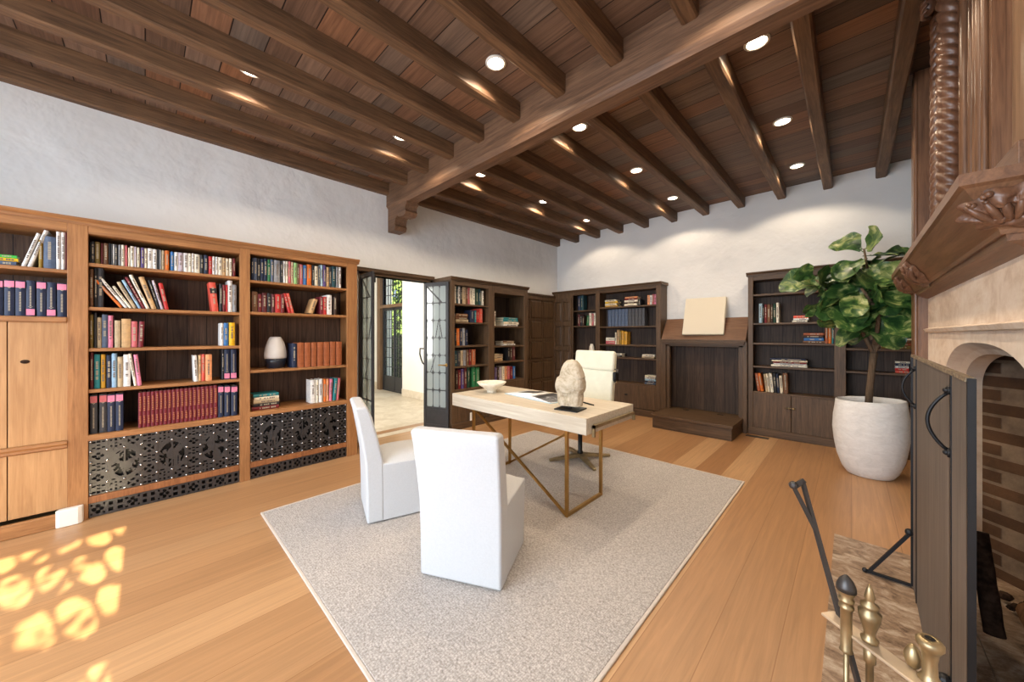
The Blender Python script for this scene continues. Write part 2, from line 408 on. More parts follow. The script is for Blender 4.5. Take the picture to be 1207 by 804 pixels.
# front wall with a wide window opening behind the camera
b = MB(); b.box(WL, -3.75, WF-.3, WF, 0, HT); b.box(-.05, WR+.3, WF-.3, WF, 0, HT); b.box(-3.75, -.05, WF-.3, WF, 0, .6); b.box(-3.75, -.05, WF-.3, WF, 2.9, HT)
struct(b.build('wall_front', M['plaster']))
# right wall with two leaded windows ahead of the chimney breast
W1 = (-1.35, -.10, .95, 2.30)
b = MB(); 
b.box(WR, WR+.24, -.10, WB, 0, HT); b.box(WR, WR+.24, WF, -2.25, 0, HT); b.box(WR, WR+.24, -2.25, W1[1], 0, W1[2]); b.box(WR, WR+.24, -2.25, W1[1], W1[3], HT)
struct(b.build('wall_right', M['plaster']))
def leafy(x, z):
    """rounded lights of a leaded casement"""
    c, r = .13, .235
    v = (z % r)/r*2-1; u = ((x+.05*v) % c)/c*2-1
    if int(z/r) % 3 == 2 and v > .2: return True
    return not (abs(u)**2.2*1.1+abs(v)**2.2*1.05 < .80)
wn = masked('window_1', 2.15, 1.35, .0125, leafy, .03, M['steel'], None, (WR+.14, -2.25, .95), R(90), 'structure')
wg = MB().box(0, 2.15, .012, .018, 0, 1.35).build('window_pane', M['glass'], wn)
# ---- ceiling joists, the great beam and its corbel
JX = [.31-.485*k for k in range(11)]
jb = [0]
def joist(x0, x1, y0, y1):
    b = MB(); n = 26; vs = []; s0 = random.random()*50
    prof = [(x0, HT+.01), (x0, 3.322), (x0+.012, 3.31), (x1-.012, 3.31), (x1, 3.322), (x1, HT+.01)]
    for i in range(n+1):
        y = y0+(y1-y0)*i/n
        for (x, z) in prof:
            if z < 3.4: k = noise.noise(Vector((x*9, y*2.3, s0+z*11)))*.006; vs.append((x+k, y, z+k))
            else: vs.append((x, y, z))
    m = len(prof)
    fs = [[i*m+k, i*m+k+1, (i+1)*m+k+1, (i+1)*m+k] for i in range(n) for k in range(m-1)]+[list(range(m)), [n*m+k for k in range(m)][::-1]]
    b.add(vs, fs); return struct(b.build('ceiling_joist', M['joist']))
for x in JX:
    joist(x-.10, x, WF, 2.33); joist(x-.10, x, 2.47, WB)
joist(.70, .80, WF, 2.33); joist(.70, .80, 2.47, WB)
# joists bedded against the wall
b = MB(); n = 40; vs = []
BY0, BY1, BZ = 2.305, 2.495, 3.12
prof = [(BY0, HT+.01), (BY0, BZ+.045), (BY0+.008, BZ+.03), (BY0+.03, BZ), (BY1-.03, BZ), (BY1-.008, BZ+.03), (BY1, BZ+.045), (BY1, HT+.01)]
for i in range(n+1):
    x = WL+.001+(WR-WL)*i/n
    for (y, z) in prof:
        k = noise.noise(Vector((x*2.2, y*9, z*9)))*.009 if z < 3.4 else 0; vs.append((x, y+k, z+k))
m = len(prof)
b.add(vs, [[i*m+k, i*m+k+1, (i+1)*m+k+1, (i+1)*m+k] for i in range(n) for k in range(m-1)]+[list(range(m)), [n*m+k for k in range(m)][::-1]])
struct(b.build('ceiling_beam', M['beam'], bevel=0))
pr = [(-4.62, 3.13), (-4.62, 2.81), (-4.44, 2.81), (-4.425, 2.83), (-4.41, 2.86), (-4.43, 2.89), (-4.42, 2.93), (-4.40, 2.97), (-4.36, 2.985), (-4.32, 2.96), (-4.20, 2.95), (-4.16, 2.965), (-4.14, 3.0), (-4.16, 3.03), (-4.15, 3.07), (-4.12, 3.09), (-4.11, 3.13)]
b = MB(); b.prism(pr, 'y', 2.325, 2.50); struct(b.build('beam_corbel', M['beam'], bevel=.006))
for x in (-4.62,):
    pass
# ---- downlights in the ceiling (lamp, trim ring and its light)
lrow = {-.48: 'row nearest the fireplace', -1.94: 'middle row', -3.42: 'row nearest the bookcases'}
for x, rn in lrow.items():
    for y, wh in ((.57, 'farthest before the beam'), (1.84, 'just before the great beam'), (2.98, 'just behind the great beam'), (4.26, 'midway between beam and back wall'), (5.5, 'nearest the back wall')):
        xx = -3.37 if (x < -3 and y < 2) else x
        th = thing('recessed_downlight', 'round lit downlight %s, %s' % (wh, rn), 'ceiling light', (xx, y, HT), 0, 'round downlights between the joists')
        MB().lathe([(.062, -.001), (.078, -.001), (.078, -.008), (.062, -.012)], n=28, cap=False).build('trim_ring', M['white'], th, True)
        MB().lathe([(.001, -.004), (.06, -.004), (.06, -.006), (.001, -.006)], n=28, cap=False).build('lamp_disc', M['lampdisc'], th, True)
        l = bpy.data.lights.new('downlight', 'SPOT'); l.energy = 44; l.color = (1, .80, .58); l.spot_size = R(138); l.spot_blend = .25; l.shadow_soft_size = .04
        lo = bpy.data.objects.new('downlight', l); col.objects.link(lo); lo.location = (0, 0, -.02); lo.parent = th

# ------------------------------------------------------------------ bookcases (local: x along the wall, y into the wall, z up; y = 0 is the front)
def case(name, label, loc, rz, x0, x1, top, depth, bays, stile, wd, back, plinth=.1, cornice=.035, endmat=None, rail=.08):
    """bays: (x0, x1, bottom opening z, top opening z, [shelf z tops])"""
    t = thing(name, label, 'bookcase', loc, rz)
    b = MB()
    xs = [x0]+[v for q in bays for v in (q[0], q[1])]+[x1]
    for i in range(0, len(xs), 2):
        if xs[i+1]-xs[i] > .005: b.box(xs[i], xs[i+1], 0, .03, 0, top)
        a = (xs[i]+xs[i+1])/2
        if i == 0: b.box(x0, x0+.03, .028, depth, 0, top)
        elif i == len(xs)-2: b.box(x1-.03, x1, .028, depth, 0, top)
        else: b.box(xs[i]+.012, xs[i+1]-.012, .028, depth, 0, top)
    b.build('stiles', M[wd+'_z'], t, bevel=.003)
    b = MB()
    for q in bays: b.box(q[0], q[1], .002, .03, q[3], top); 
    b.box(x0, x1, .0, depth, top-.02, top)
    b.build('top_rail', M[wd+'_x'], t, bevel=.003)
    b = MB()
    b.prism([(-.03, top+.03), (-.03, top+.018), (-.012, top), (-.008, top-.02), (depth, top-.02), (depth, top+.03)], 'x', x0-.02, x1+.02)
    b.build('cornice', M[wd+'_x'], t)
    MB().box(x0, x1, depth-.015, depth, .02, top-.02).build('back_panel', M[back], t)
    for q in bays:
        MB().box(q[0]-.01, q[1]+.01, .04, depth-.016, q[3]+.0, q[3]+.015).build('bay_ceiling', M[wd+'_x'], t)
        for z in q[4]:
            MB().box(q[0]-.008, q[1]+.008, .012, depth-.016, z-.026, z).build('shelf', M[wd+'_x'], t, bevel=.004)
    return t
LRZ = R(90)
LX = -4.17
ld = LX-WL-.004
bk1 = case('oak_bookcase', 'golden oak wall bookcase with pierced iron grilles along its foot', (LX, 0, 0), LRZ, -1.5, 1.72, 2.245, ld,
    [(-1.25, -.40, 1.52, 2.165, [1.88]), (-.30, .62, .635, 2.165, [1.948, 1.612, 1.296, .980]), (.70, 1.605, .65, 2.18, [1.93, 1.622, 1.052])], .1, 'oak', 'backA')
# lower part of the first bay: shelf board, raised panels, plinth
MB().box(-1.25, -.40, -.008, ld-.016, 1.49, 1.53).build('shelf', M['oak_x'], bk1, bevel=.005)
MB().box(-1.25, -.83+.17, .012, .03, .62, 1.49).box(-.655, -.40, .012, .03, .62, 1.49).build('upper_panel', M['honey_z'], bk1, bevel=.002)
MB().box(-1.25, -.66, .012, .03, .12, .57).box(-.655, -.40, .012, .03, .12, .57).build('lower_panel', M['honey_z'], bk1, bevel=.002)
b = MB(); b.prism([(.012, .62), (-.006, .615), (-.012, .60), (-.004, .585), (-.006, .57), (.012, .56)], 'x', -1.25, -.40); b.build('panel_moulding', M['oak_x'], bk1)
MB().box(-1.5, -.41, -.035, 0, 0, .10).build('plinth', M['oak_x'], bk1, bevel=.008)
MB().ball((-.585, .01, 1.21), .014, 1.5, .3, 1).build('wood_knot', M['char'], bk1, True)
for (x0, x1, zb) in ((-.30, .62, .635), (.70, 1.605, .650)):
    MB().box(x0-.008, x1+.008, .0, ld-.016, zb-.045, zb).build('shelf', M['oak_x'], bk1, bevel=.005)
    MB().box(x0, x1, .004, .05, .112, .165).build('grille_rail', M['mid_z'], bk1, bevel=.006)
    MB().box(x0, x1, .06, .07, 0, .6).build('grille_backing', M['black'], bk1)

def motif(k, u, v):
    """k-th cell pattern; u, v in -1..1; True = hole"""
    r = math.hypot(u, v)
    if k == 0:     # five-dot cell
        for a, c in ((0, 0), (.55, .5), (-.55, .5), (.55, -.5), (-.55, -.5), (0, .62), (0, -.62)):
            if abs(u-a) < .17 and abs(v-c) < .16: return True
        return False
    if k == 1:     # saltire in a ring
        if r > .82: return False
        if .6 < r < .82 and abs(u) < .15: return True
        return r < .68 and abs(abs(u)-abs(v)) > .22
    if k == 2:     # bars and bow ties
        if abs(v) > .55 and abs(v) < .8: return .15 < abs(u) < .8
        return abs(v) < .28 and .15 < abs(u) < .75 and abs(v) < abs(u)*.4
    if k == 3:     # quatrefoil
        return .22 < min(math.hypot(abs(u)-.42, v), math.hypot(u, abs(v)-.42))+.22 < .5
    return False
def figure(k, u, v):
    """medallions with an animal outline: u, v in 0..1; True = hole"""
    a = math.hypot((u-.5)*2.0, (v-.5)*2.05)
    if a > .95: return (abs(math.sin(u*9)*math.cos(v*9)) > .8) and a > 1.05
    if a > .86: return False
    if k == 0:
        body = abs(v-(.52+.12*math.sin(u*8.5))) < .11+.05*math.sin(u*13); legs = v < .45 and abs(math.sin(u*11+v*5)) < .35; head = math.hypot(u-.26, v-.72) < .10
    elif k == 1:
        body = math.hypot((u-.52)*1.25, (v-.52)*1.5) < .27; legs = v < .4 and (abs(u-.34) < .05 or abs(u-.62) < .06 or abs(u-.75) < .035); head = math.hypot(u-.74, v-.68) < .12 or math.hypot(u-.25, v-.62) < .08
    else:
        body = abs(u-(.5+.14*math.sin(v*7))) < .13; legs = abs(v-.3-.3*u) < .05 or abs(v-.75+.3*u) < .045; head = math.hypot(u-.55, v-.8) < .09
    q = math.sin(u*21+2.5*math.sin(v*11+k))*math.cos(v*19+2*math.sin(u*9))
    return not (body or legs or head) and q > -.6
def grille(parent, x0, x1, z0, z1, seed, cols=10, rows=5):
    w, h = x1-x0, z1-z0; cw, ch = w/cols, h/rows
    figs = {0: [(1, 1, 2, 3, 0), (4, 1, 2, 3, 1), (7, 1, 2, 3, 2)], 1: [(1, 1, 2, 3, 1), (4, 1, 2, 3, 0), (7, 1, 2, 3, 2)]}[seed]
    def solid(x, z):
        i, j = min(cols-1, int(x/cw)), min(rows-1, int(z/ch))
        for fi, fj, fw, fh, k in figs:
            if fi <= i < fi+fw and fj <= j < fj+fh:
                return not figure(k, (x-fi*cw)/(fw*cw), (z-fj*ch)/(fh*ch))
        u, v = (x/cw-i)*2-1, (z/ch-j)*2-1
        if abs(u) > .88 or abs(v) > .88: return True
        return not motif([0, 1, 0, 3, 1, 2][(i*2+j*3+(i*j) % 2+seed) % 6], u, v)
    g = masked('iron_grille', w, h, .0062, solid, .006, M['ironlt'], parent, (x0, .02, z0))
    b = MB()
    for i in range(cols+1):
        b.box(max(0, i*cw-.005), min(w, i*cw+.005), -.004, .0, 0, h)
    for i in range(cols+1):
        for j in range(rows+1):
            if any(fi < i < fi+fw and fj < j < fj+fh for fi, fj, fw, fh, k in figs): continue
            b.ball((min(max(i*cw, .008), w-.008), -.008, min(max(j*ch, .008), h-.008)), .0085, 1, .7, 1, 8, 5, 1)
    autosmooth(b.build('grille_strap', [M['ironlt'], M['stud']], g), 50)
def strip(parent, x0, x1, z0, z1, n=5):
    w, h = x1-x0, z1-z0
    def solid(x, z):
        p = x/(w/n); q = (p-int(p)); v = z/h*2-1
        if abs(v) > .86: return True
        if q < .48:
            u = q/.48*2-1; return not motif(3 if abs(u) < .95 else 9, u, v) and not (abs(u) > .6 and .5 < abs(v) < .8 and abs(u) < .9)
        u = ((q-.48)/.26) % 1*2-1
        return not (abs(u) < .5 and .18 < abs(v) < .72)
    masked('foot_grille', w, h, .0058, solid, .006, M['ironlt'], parent, (x0, .012, z0))
grille(bk1, -.297, .617, .168, .588, 0); strip(bk1, -.297, .617, .004, .112)
grille(bk1, .703, 1.602, .168, .603, 1); strip(bk1, .703, 1.602, .004, .112)

bk2 = case('dark_bookcase', 'dark oak bookcase of two bays standing right of the glazed doorway', (LX, 0, 0), LRZ, 3.07, 4.74, 2.215, ld,
    [(3.13, 3.80, .585, 2.13, [1.86, 1.588, 1.236, .93, .585]), (3.925, 4.65, .61, 2.08, [1.545, 1.216, .954, .635])], .1, 'dark', 'backB')
for x0, x1, z1 in ((3.13, 3.80, .56), (3.925, 4.65, .61)):
    MB().box(x0, x1, .006, .03, .10, z1).build('cupboard_door', M['dark_z'], bk2, bevel=.004)
    MB().ball(((x0+x1)/2, -.01, z1-.12), .014).build('door_knob', M['iron'], bk2, True)
MB().box(3.07, 4.74, -.015, .03, 0, .10).build('plinth', M['dark_x'], bk2, bevel=.006)

BY = 5.93; bd = WB-BY-.004
bk3 = case('corner_bookcase', 'dark oak bookcase filling the back left corner with a panelled cupboard', (0, BY, 0), 0, -4.50, -2.285, 2.255, bd,
    [(-4.02, -3.505, .56, 2.18, [1.88, 1.575, 1.03, .56]), (-3.42, -2.36, .545, 2.18, [1.91, 1.552, 1.222, .992, .545])], .1, 'dark', 'backB')
# tall panelled door at its left end
dd = MB().box(-4.47, -4.05, -.004, .0, .10, 2.14).build('cupboard_door', M['dark_z'], bk3)
b = MB()
for x0, x1 in ((-4.475, -4.44), (-4.285, -4.235), (-4.08, -4.045)): b.box(x0, x1, -.03, -.004, .10, 2.14)
zz = (.10, .16, .58, .66, 1.08, 1.16, 1.58, 1.66, 2.07, 2.14)
for k in range(0, 10, 2):
    for x0, x1 in ((-4.44, -4.285), (-4.235, -4.08)): b.box(x0, x1, -.028, -.004, zz[k], zz[k+1])
for k in range(1, 9, 2):
    for x0, x1 in ((-4.43, -4.295), (-4.225, -4.09)):
        a, c = zz[k]+.012, zz[k+1]-.012
        b.add([(x0, -.004, a), (x1, -.004, a), (x1, -.004, c), (x0, -.004, c), (x0+.022, -.018, a+.022), (x1-.022, -.018, a+.022), (x1-.022, -.018, c-.022), (x0+.022, -.018, c-.022)], [[4, 5, 6, 7], [0, 1, 5, 4], [1, 2, 6, 5], [2, 3, 7, 6], [3, 0, 4, 7]])
b.build('raised_panels', M['dark_z'], bk3, bevel=.003)
for x0, x1, z1 in ((-4.02, -3.505, .535), (-3.42, -2.36, .52)):
    MB().box(x0, x1, .004, .028, .12, z1).build('cupboard_door', M['dark_z'], bk3, bevel=.004)
    MB().bar(((x0+x1)/2-.03, -.012, z1-.18), ((x0+x1)/2+.03, -.012, z1-.18), .012, .012).ball(((x0+x1)/2, -.006, z1-.18), .014).build('latch', M['iron'], bk3, True)
MB().box(-4.50, -2.285, -.02, .03, 0, .11).build('plinth', M['dark_x'], bk3, bevel=.006)
# panelled wall cladding in the corner on the left wall
wp = MB().box(WL, -4.47, 4.745, BY-.005, 0, 2.17).build('trim_1', M['dark_z'], kind='structure')
b = MB(); b.box(-4.475, -4.45, 4.745, BY-.005, 2.09, 2.17); b.box(WL, -4.43, 4.745, BY-.03, 2.17, 2.20)
for (y0, y1) in ((4.8, 5.13), (5.16, 5.5), (5.53, 5.86)):
    b.box(-4.475, -4.455, y0-.03, y0, .1, 2.1)
    for z in (.12, .52, .92, 1.32, 1.72): b.prism([(-4.47, z), (-4.45, z+.03), (-4.45, z+.32), (-4.47, z+.35)], 'y', y0+.02, y1-.02); b.box(-4.475, -4.452, y0, y1, z-.045, z-.005)
struct(b.build('trim_2', M['dark_z'], bevel=.002))

bk4 = case('fireside_bookcase', 'dark oak bookcase behind the potted fig tree', (0, BY, 0), 0, -1.06, WR-.005, 2.245, bd,
    [(-1.0, -.155, .605, 2.16, [1.965, 1.563, 1.287, .964, .605]), (-.05, .86, .62, 2.16, [1.9, 1.56, 1.236, .958, .64])], .1, 'dark', 'backB')
for x0, x1 in ((-1.0, -.58), (-.575, -.155), (-.05, .40), (.405, .86)):
    MB().box(x0, x1, .004, .028, .10, .58).build('cupboard_door', M['dark_z'], bk4, bevel=.004)
MB().box(-1.06, WR-.005, -.02, .03, 0, .10).build('plinth', M['dark_x'], bk4, bevel=.006)
MB().bar((-.64, -.01, .42), (-.53, -.01, .42), .012, .012).ball((-.6, -.008, .42), .016).ball((-.55, -.008, .42), .014).build('latch', M['abrass'], bk4, True)

# ---- lectern between the two dark bookcases
lec = thing('reading_lectern', 'dark oak built-in lectern with sloping desk and a low step', 'lectern', (0, 0, 0))
b = MB()
for q in ((-2.275, -2.19, -2.19, -2.135), (-1.12, -1.065, -1.175, -1.12)):
    MB().box(q[0], q[1], 5.90, WB-.004, 0, 1.30).box(q[2], q[3], 5.925, 5.98, .2, 1.27).build('post', M['dark_z'], lec, bevel=.004)
MB().box(-2.19, -1.12, 5.925, WB-.004, 1.215, 1.27).box(-2.25, -1.09, 5.86, WB-.004, 1.27, 1.295).box(-2.22, -1.10, 5.885, 5.92, 1.24, 1.27).build('top_rail', M['dark_x'], lec, bevel=.004)
b = MB(); b.prism([(5.875, 1.30), (6.14, 1.66), (6.17, 1.66), (6.17, 1.296), (5.875, 1.296)], 'x', -2.26, -1.08); b.build('sloping_desk', wood('lectern_oak', (84, 57, 40), (130, 92, 66), 'x'), lec, bevel=.004)
MB().box(-2.27, -1.07, 5.86, 5.88, 1.296, 1.325).build('book_ledge', M['dark_x'], lec, bevel=.004)
b = MB(); b.box(-2.19, -1.12, 6.13, 6.15, .2, 1.22); o = b.build('back_panel', M['backB'], lec)
st = MB().box(-2.17, -1.13, 5.32, 6.19, .0, .165).box(-2.19, -1.115, 5.30, 6.19, .165, .205).build('step', M['dark_x'], lec, bevel=.004)
for q in (-1.93, -1.45): MB().box(q, q+.08, 5.93, 5.95, .205, .212).build('hinge', M['iron'], lec)
# cream board leaning on the lectern
bo = thing('linen_board', 'cream linen covered portfolio leaning upright on the lectern', 'portfolio', (-1.65, 5.905, 1.405), R(3))
g = MB(); g.box(-.285, .285, 0, .045, 0, .62)
o = g.build('cover', plain('cream_linen_cover', (216, 206, 186), .85, 0, .2, .03, 200), bo, bevel=.006); o.rotation_euler = (R(-21), 0, 0)
g = MB(); g.box(-.275, .288, .008, .037, -.001, .612); o = g.build('page_block', M['pages'], bo); o.rotation_euler = (R(-21), 0, 0)

# ------------------------------------------------------------------ books
ORD = ['first', 'second', 'third', 'fourth', 'fifth', 'sixth', 'seventh', 'eighth', 'ninth', 'tenth', 'eleventh', 'twelfth'] + ['%dth' % k for k in range(13, 60)]
def book_mesh(w, d, h, c, style=''):
    """spine at y=0 facing -y, x 0..w, z 0..h"""
    b = MB(); t = min(.0035, w*.18); r = .004
    b.box(.0, t, .004, d, 0, h).box(w-t, w, .004, d, 0, h)
    n = 5; arc = [(w*i/n, .004-.006*math.sin(math.pi*i/n)) for i in range(n+1)]
    b.prism(arc+[(w, .008), (0, .008)], 'z', 0, h)
    b.box(t, w-t, .008, d-.004, .004, h-.004, 1)
    if style == 'ribbed':
        for k in range(1, 6): b.box(.001, w-.001, -.006, .004, h*k/6.2-.003, h*k/6.2+.003)
    if w > .014 and style == '':
        # rows of small lettering too small to read
        rr = random.Random(int(w*1e6)+int(h*1e5)); z = h*rr.uniform(.2, .35); e = h*rr.uniform(.75, .9); ww = min(w*.22, .007)
        while z < e:
            q = rr.uniform(.004, .011)
            if rr.random() > .15: b.box(w/2-ww, w/2+ww, -.0035, .0, z, z+q, 2)
            z += q+.003
    return b
allbooks = []
BAYS = {'L': [(-1.25, -.40, [1.53, 1.88, 2.165+.026]), (-.30, .62, [.635, .98, 1.296, 1.612, 1.948, 2.19]), (.70, 1.605, [.65, 1.052, 1.622, 1.93, 2.2]), (3.13, 3.80, [.585, .93, 1.236, 1.588, 1.86, 2.15]), (3.925, 4.65, [.635, .954, 1.216, 1.545, 2.1])],
        'B': [(-4.02, -3.505, [.56, 1.03, 1.575, 1.88, 2.2]), (-3.42, -2.36, [.545, .992, 1.222, 1.552, 1.91, 2.2]), (-1.0, -.155, [.605, .964, 1.287, 1.563, 1.965, 2.18]), (-.05, .86, [.64, .958, 1.236, 1.56, 1.9, 2.18])]}
def fit(frame, s, z, w, h, lean, flat):
    for b0, b1, zs_ in BAYS[frame]:
        e = h*math.sin(abs(R(lean))) if lean else 0; W_ = h if flat else w
        if b0-.1 < s+W_/2 < b1+.1:
            lo, hi = b0+.003+(e if lean > 0 else 0), b1-.003-(e if lean < 0 else 0)
            if s+W_ > hi: s = hi-W_
            if s < lo: s = lo
            top = min([q for q in zs_ if q > z+.05] or [9])-.03
            if not flat: h = min(h, (top-z-w*math.sin(abs(R(lean))))/math.cos(R(lean)))
            elif z+w > top: w = top-z
    return s, w, h
def add_book(frame, s, depth0, z, w, d, h, c, lean=0, style='', info=None, flat=False, band=None):
    W = 'LB'.index(frame)
    loc = (LX-depth0, s, z) if frame == 'L' else (s, BY+depth0, z)
    rz = LRZ if frame == 'L' else 0
    s, w, h = fit(frame, s, z, w, h, lean, flat)
    loc = (LX-depth0, s, z) if frame == 'L' else (s, BY+depth0, z)
    a = R(lean)
    mats = [bookmat(c), M['pages'], TITLE[('dark' if sum(HEX[c]) > 400 else 'light')]]
    o = book_mesh(w, d, h, c, style).build('book', mats, None)
    if flat:      # lying: spine forward
        m = Matrix.Rotation(R(90), 4, 'Y')     # local z -> x, x -> -z
        o.matrix_world = Matrix.Translation(loc) @ Matrix.Rotation(rz, 4, 'Z') @ Matrix.Translation((0, 0, w)) @ m
    else:
        piv = 0 if a >= 0 else w
        m = Matrix.Translation((piv, 0, 0)) @ Matrix.Rotation(-a, 4, 'Y') @ Matrix.Translation((-piv, 0, 0))
        o.matrix_world = Matrix.Translation(loc) @ Matrix.Rotation(rz, 4, 'Z') @ m
    if band:
        z0, z1, bc = band
        q = MB().box(.0008, w-.0008, -.0032, .001, h*z0, h*z1)
        q.build('spine_band', bookmat(bc), o)
        if style == 'vol':
            lo, hi = (.14, .68) if z0 > .5 else (.28, .84)
            q = MB(); zz = h*lo
            while zz < h*hi: q.box(w*.40, w*.60, -.0035, .001, zz, zz+.005); zz += .0085
            zb = h*(z0-.035) if z0 > .5 else h*(z1+.03)
            q.prism([(w*.2, zb+.012), (w*.5, zb), (w*.8, zb+.012), (w*.5, zb+.006)], 'y', -.0035, .001)
            q.build('lettering', TITLE['light'], o)
    o['category'] = 'book'
    allbooks.append((o, c, info, style)); return o
TITLE = {'light': plain('pale_lettering', (170, 158, 136), .5), 'dark': plain('dark_lettering', (120, 106, 94), .5)}
GOLD = plain('gilt_lettering', (190, 128, 84), .5, .2)
def shelf(frame, z, place, spec, group, dep=.05, bd_=.17, zmax=None):
    """spec: 'u0 u1 vtop colour [lean][,style]' per book, left to right; ordered numbering for labels"""
    items = [q.strip() for q in spec.strip().split(';') if q.strip()]
    pos = 0; infos = []
    for k, q in enumerate(items):
        a = q.split('|'); nums = a[0].split(); c = a[1].strip(); lean = float(a[2]) if len(a) > 2 and a[2].strip() else 0; st = a[3].strip() if len(a) > 3 else ''
        u0, u1, vt = map(float, nums[:3])
        if frame == 'L':
            s0 = onx(u0, 400, LX-dep).y; s1 = onx(u1, 400, LX-dep).y; zt = onx((u0+u1)/2 - lean*.15, vt, LX-dep).z
        else:
            s0 = ony(u0, 400, BY+dep).x; s1 = ony(u1, 400, BY+dep).x; zt = ony((u0+u1)/2, vt, BY+dep).z
        w = max(.006, (s1-s0)*.97); la = abs(R(lean))
        if lean: w *= math.cos(la)
        h = (zt-z)/math.cos(la) if not lean else (zt-z-w*math.sin(la))/math.cos(la)
        h = max(.08, h)
        s = s0+w*0
        info = (place, k+1, len(items), group)
        band = None; dd_ = bd_
        if st == 'volt': band = (.80, .97, 'pink'); st = 'vol'
        elif st == 'volb': band = (.03, .20, 'pink'); st = 'vol'
        elif st == 'volp': band = (.80, .97, 'rose'); st = 'vol'
        elif st == 'lab': band = (.62, .80, 'black')
        o = add_book(frame, s, dep, z+.001, w, dd_, h, c, lean, 'vol' if st == 'vol' else ('ribbed' if st in ('rib', 'gilt') else ''), info, False, band)
        if st == 'gilt':
            o.data.materials[0] = bookmat('crimson')
            q = MB()
            for (a0, a1) in ((.12, .34), (.48, .9)):
                zz = h*a0
                while zz < h*a1: q.box(w*.3, w*.7, -.0072, .001, zz, zz+.006); zz += .0135
            q.build('gilt_lettering', GOLD, o)
        infos.append(c)
    for (i, (o, c, info, stl)) in enumerate(allbooks[-len(items):]):
        o['group'] = group
        o['_n'] = [0]; del o['_n']
        L = infos[i-1] if i > 0 else None; Rr = infos[i+1] if i < len(infos)-1 else None
        an = lambda q: ('an ' if q[0] in 'aeiou' else 'a ')+q
        if L and Rr and L == Rr: nb = 'between two %s ones' % L
        elif L and Rr: nb = 'between %s and %s ones' % (L, Rr)
        elif Rr: nb = 'left of %s one' % an(Rr)
        elif L: nb = 'right of %s one' % an(L)
        else: nb = 'standing alone'
        kind = 'book' if stl != 'vol' else 'pink banded volume'
        o['label'] = '%s %s %s, %s' % (c, kind, nb, place)
        o['_alt'] = '%s %s, %s from the left, %s' % (c, kind, ORD[i], place)
def stack(frame, z, place, u0, u1, cols, group, dep=.06, ths=None, depth=.2):
    if frame == 'L': s0 = onx(u0, 400, LX-dep).y; s1 = onx(u1, 400, LX-dep).y
    else: s0 = ony(u0, 400, BY+dep).x; s1 = ony(u1, 400, BY+dep).x
    zz = z+.001; n = len(cols)
    for i, c in enumerate(cols):
        th = ths[i] if ths else .028
        j = random.uniform(0, .03)*(s1-s0)/.3; L = (s1-s0)*(1-random.uniform(0, .12))
        o = add_book(frame, s0+j, dep+random.uniform(0, .012), zz, th, min(depth, L*.85), L, c, 0, '', None, True)
        o['group'] = group
        nm = 'topmost' if i == n-1 else 'bottom' if i == 0 else ORD[i]+' up'
        o['label'] = '%s book lying flat, %s in its stack, %s' % (c, nm, place)
        o['_alt'] = o['label']+', below' 
        zz += th+.0008
OK_ = 'oak bookcase'
# --- oak bookcase, bay above the plain panels
stack('L', 1.88, 'by leaning white books, '+OK_, -16, 19, ['slate blue', 'yellow', 'bright green'], 'books on the oak bookcase', .05, [.03, .022, .02])
shelf('L', 1.88, 'top shelf above the plain panels, '+OK_, '24.5 30 273|white|-15;31.6 37.5 268|white|-15;45.4 50.5 283|gold;51 66 279|slate blue;66.3 71.6 271|white;72 77 270|white;77.5 80.4 274|maroon', 'books on the oak bookcase', .05)
shelf('L', 1.53, 'shelf above the plain panels', '-9 3.8 330|navy||volt;4.7 17.3 330|navy||volt;18 30 331|navy||volt;30.6 41.6 331|navy||volb;43 54.6 332|navy||volt;55 66 333|navy||volb;67.2 79 334|navy||volt', 'pink banded volumes on the oak bookcase', .03)
# --- middle bay
G2 = 'books in the middle bay of the oak bookcase'
shelf('L', 1.948, 'top shelf, middle bay, '+OK_, '''104.5 107.2 285|black;107.4 111.5 285|charcoal;112 118 285.5|olive;119 121.7 287|maroon;122 127.6 287|brown;128 131 287|black;131 133 288|dark grey;133.1 134.9 288|white;
135 138.4 288.5|dark grey;139.5 143 289|grey;143 146.7 289|ivory;147.5 150.3 289.5|rose;151 153.3 292|cream;153.5 158.2 290.5|ivory;158.4 161 291|lilac;161.5 164.8 292|cream;166 170 292|purple;170.3 173.6 293|cream;
174 180 293|white;180.2 185 294|white;185.5 188 294|black;188 190.3 295|grey;190.6 194 295.5|beige;194.5 199.4 295.5|orange;201 205 297|blue;205.5 210 297.5|white;210.2 216 298|lilac;216.5 222 298.5|white;222.2 226 299|ivory;226.2 229 299|white;
229.2 235.6 300|ivory;236 240 301|black;240.4 245 301|navy;246 250 302.5|red;250.4 253.5 302.5|white;254 257 303|white;257.3 262 303.5|ivory;262.5 266 304|tan;266.3 270 305|cream;270.3 273.7 305|ivory;274.5 277.6 305|dark red''', G2, .05, .14)
shelf('L', 1.612, 'second shelf, middle bay, '+OK_, '''105 109.6 317|brown;111 115 316|black;115.2 122 315|charcoal;141.5 146.3 331|orange|33;147.2 151.8 328|white|31;152.4 156.4 338|ivory|29;157 162 333|beige|24;163.4 167.2 331|light blue|23;168.2 171.8 328|crimson|22;172.4 177 325|ivory|20;178.5 185 327|tan|16;186 189 331|black|14;189.6 193 331|lilac|13;194.2 199.3 334|red|10;
250 258 333|coral|5|lab;258.6 262.2 335|black;262.5 266 336|dark red;266.2 268.4 336|red;268.7 274 331|white;274.3 279 336|grey''', G2, .05, .16)
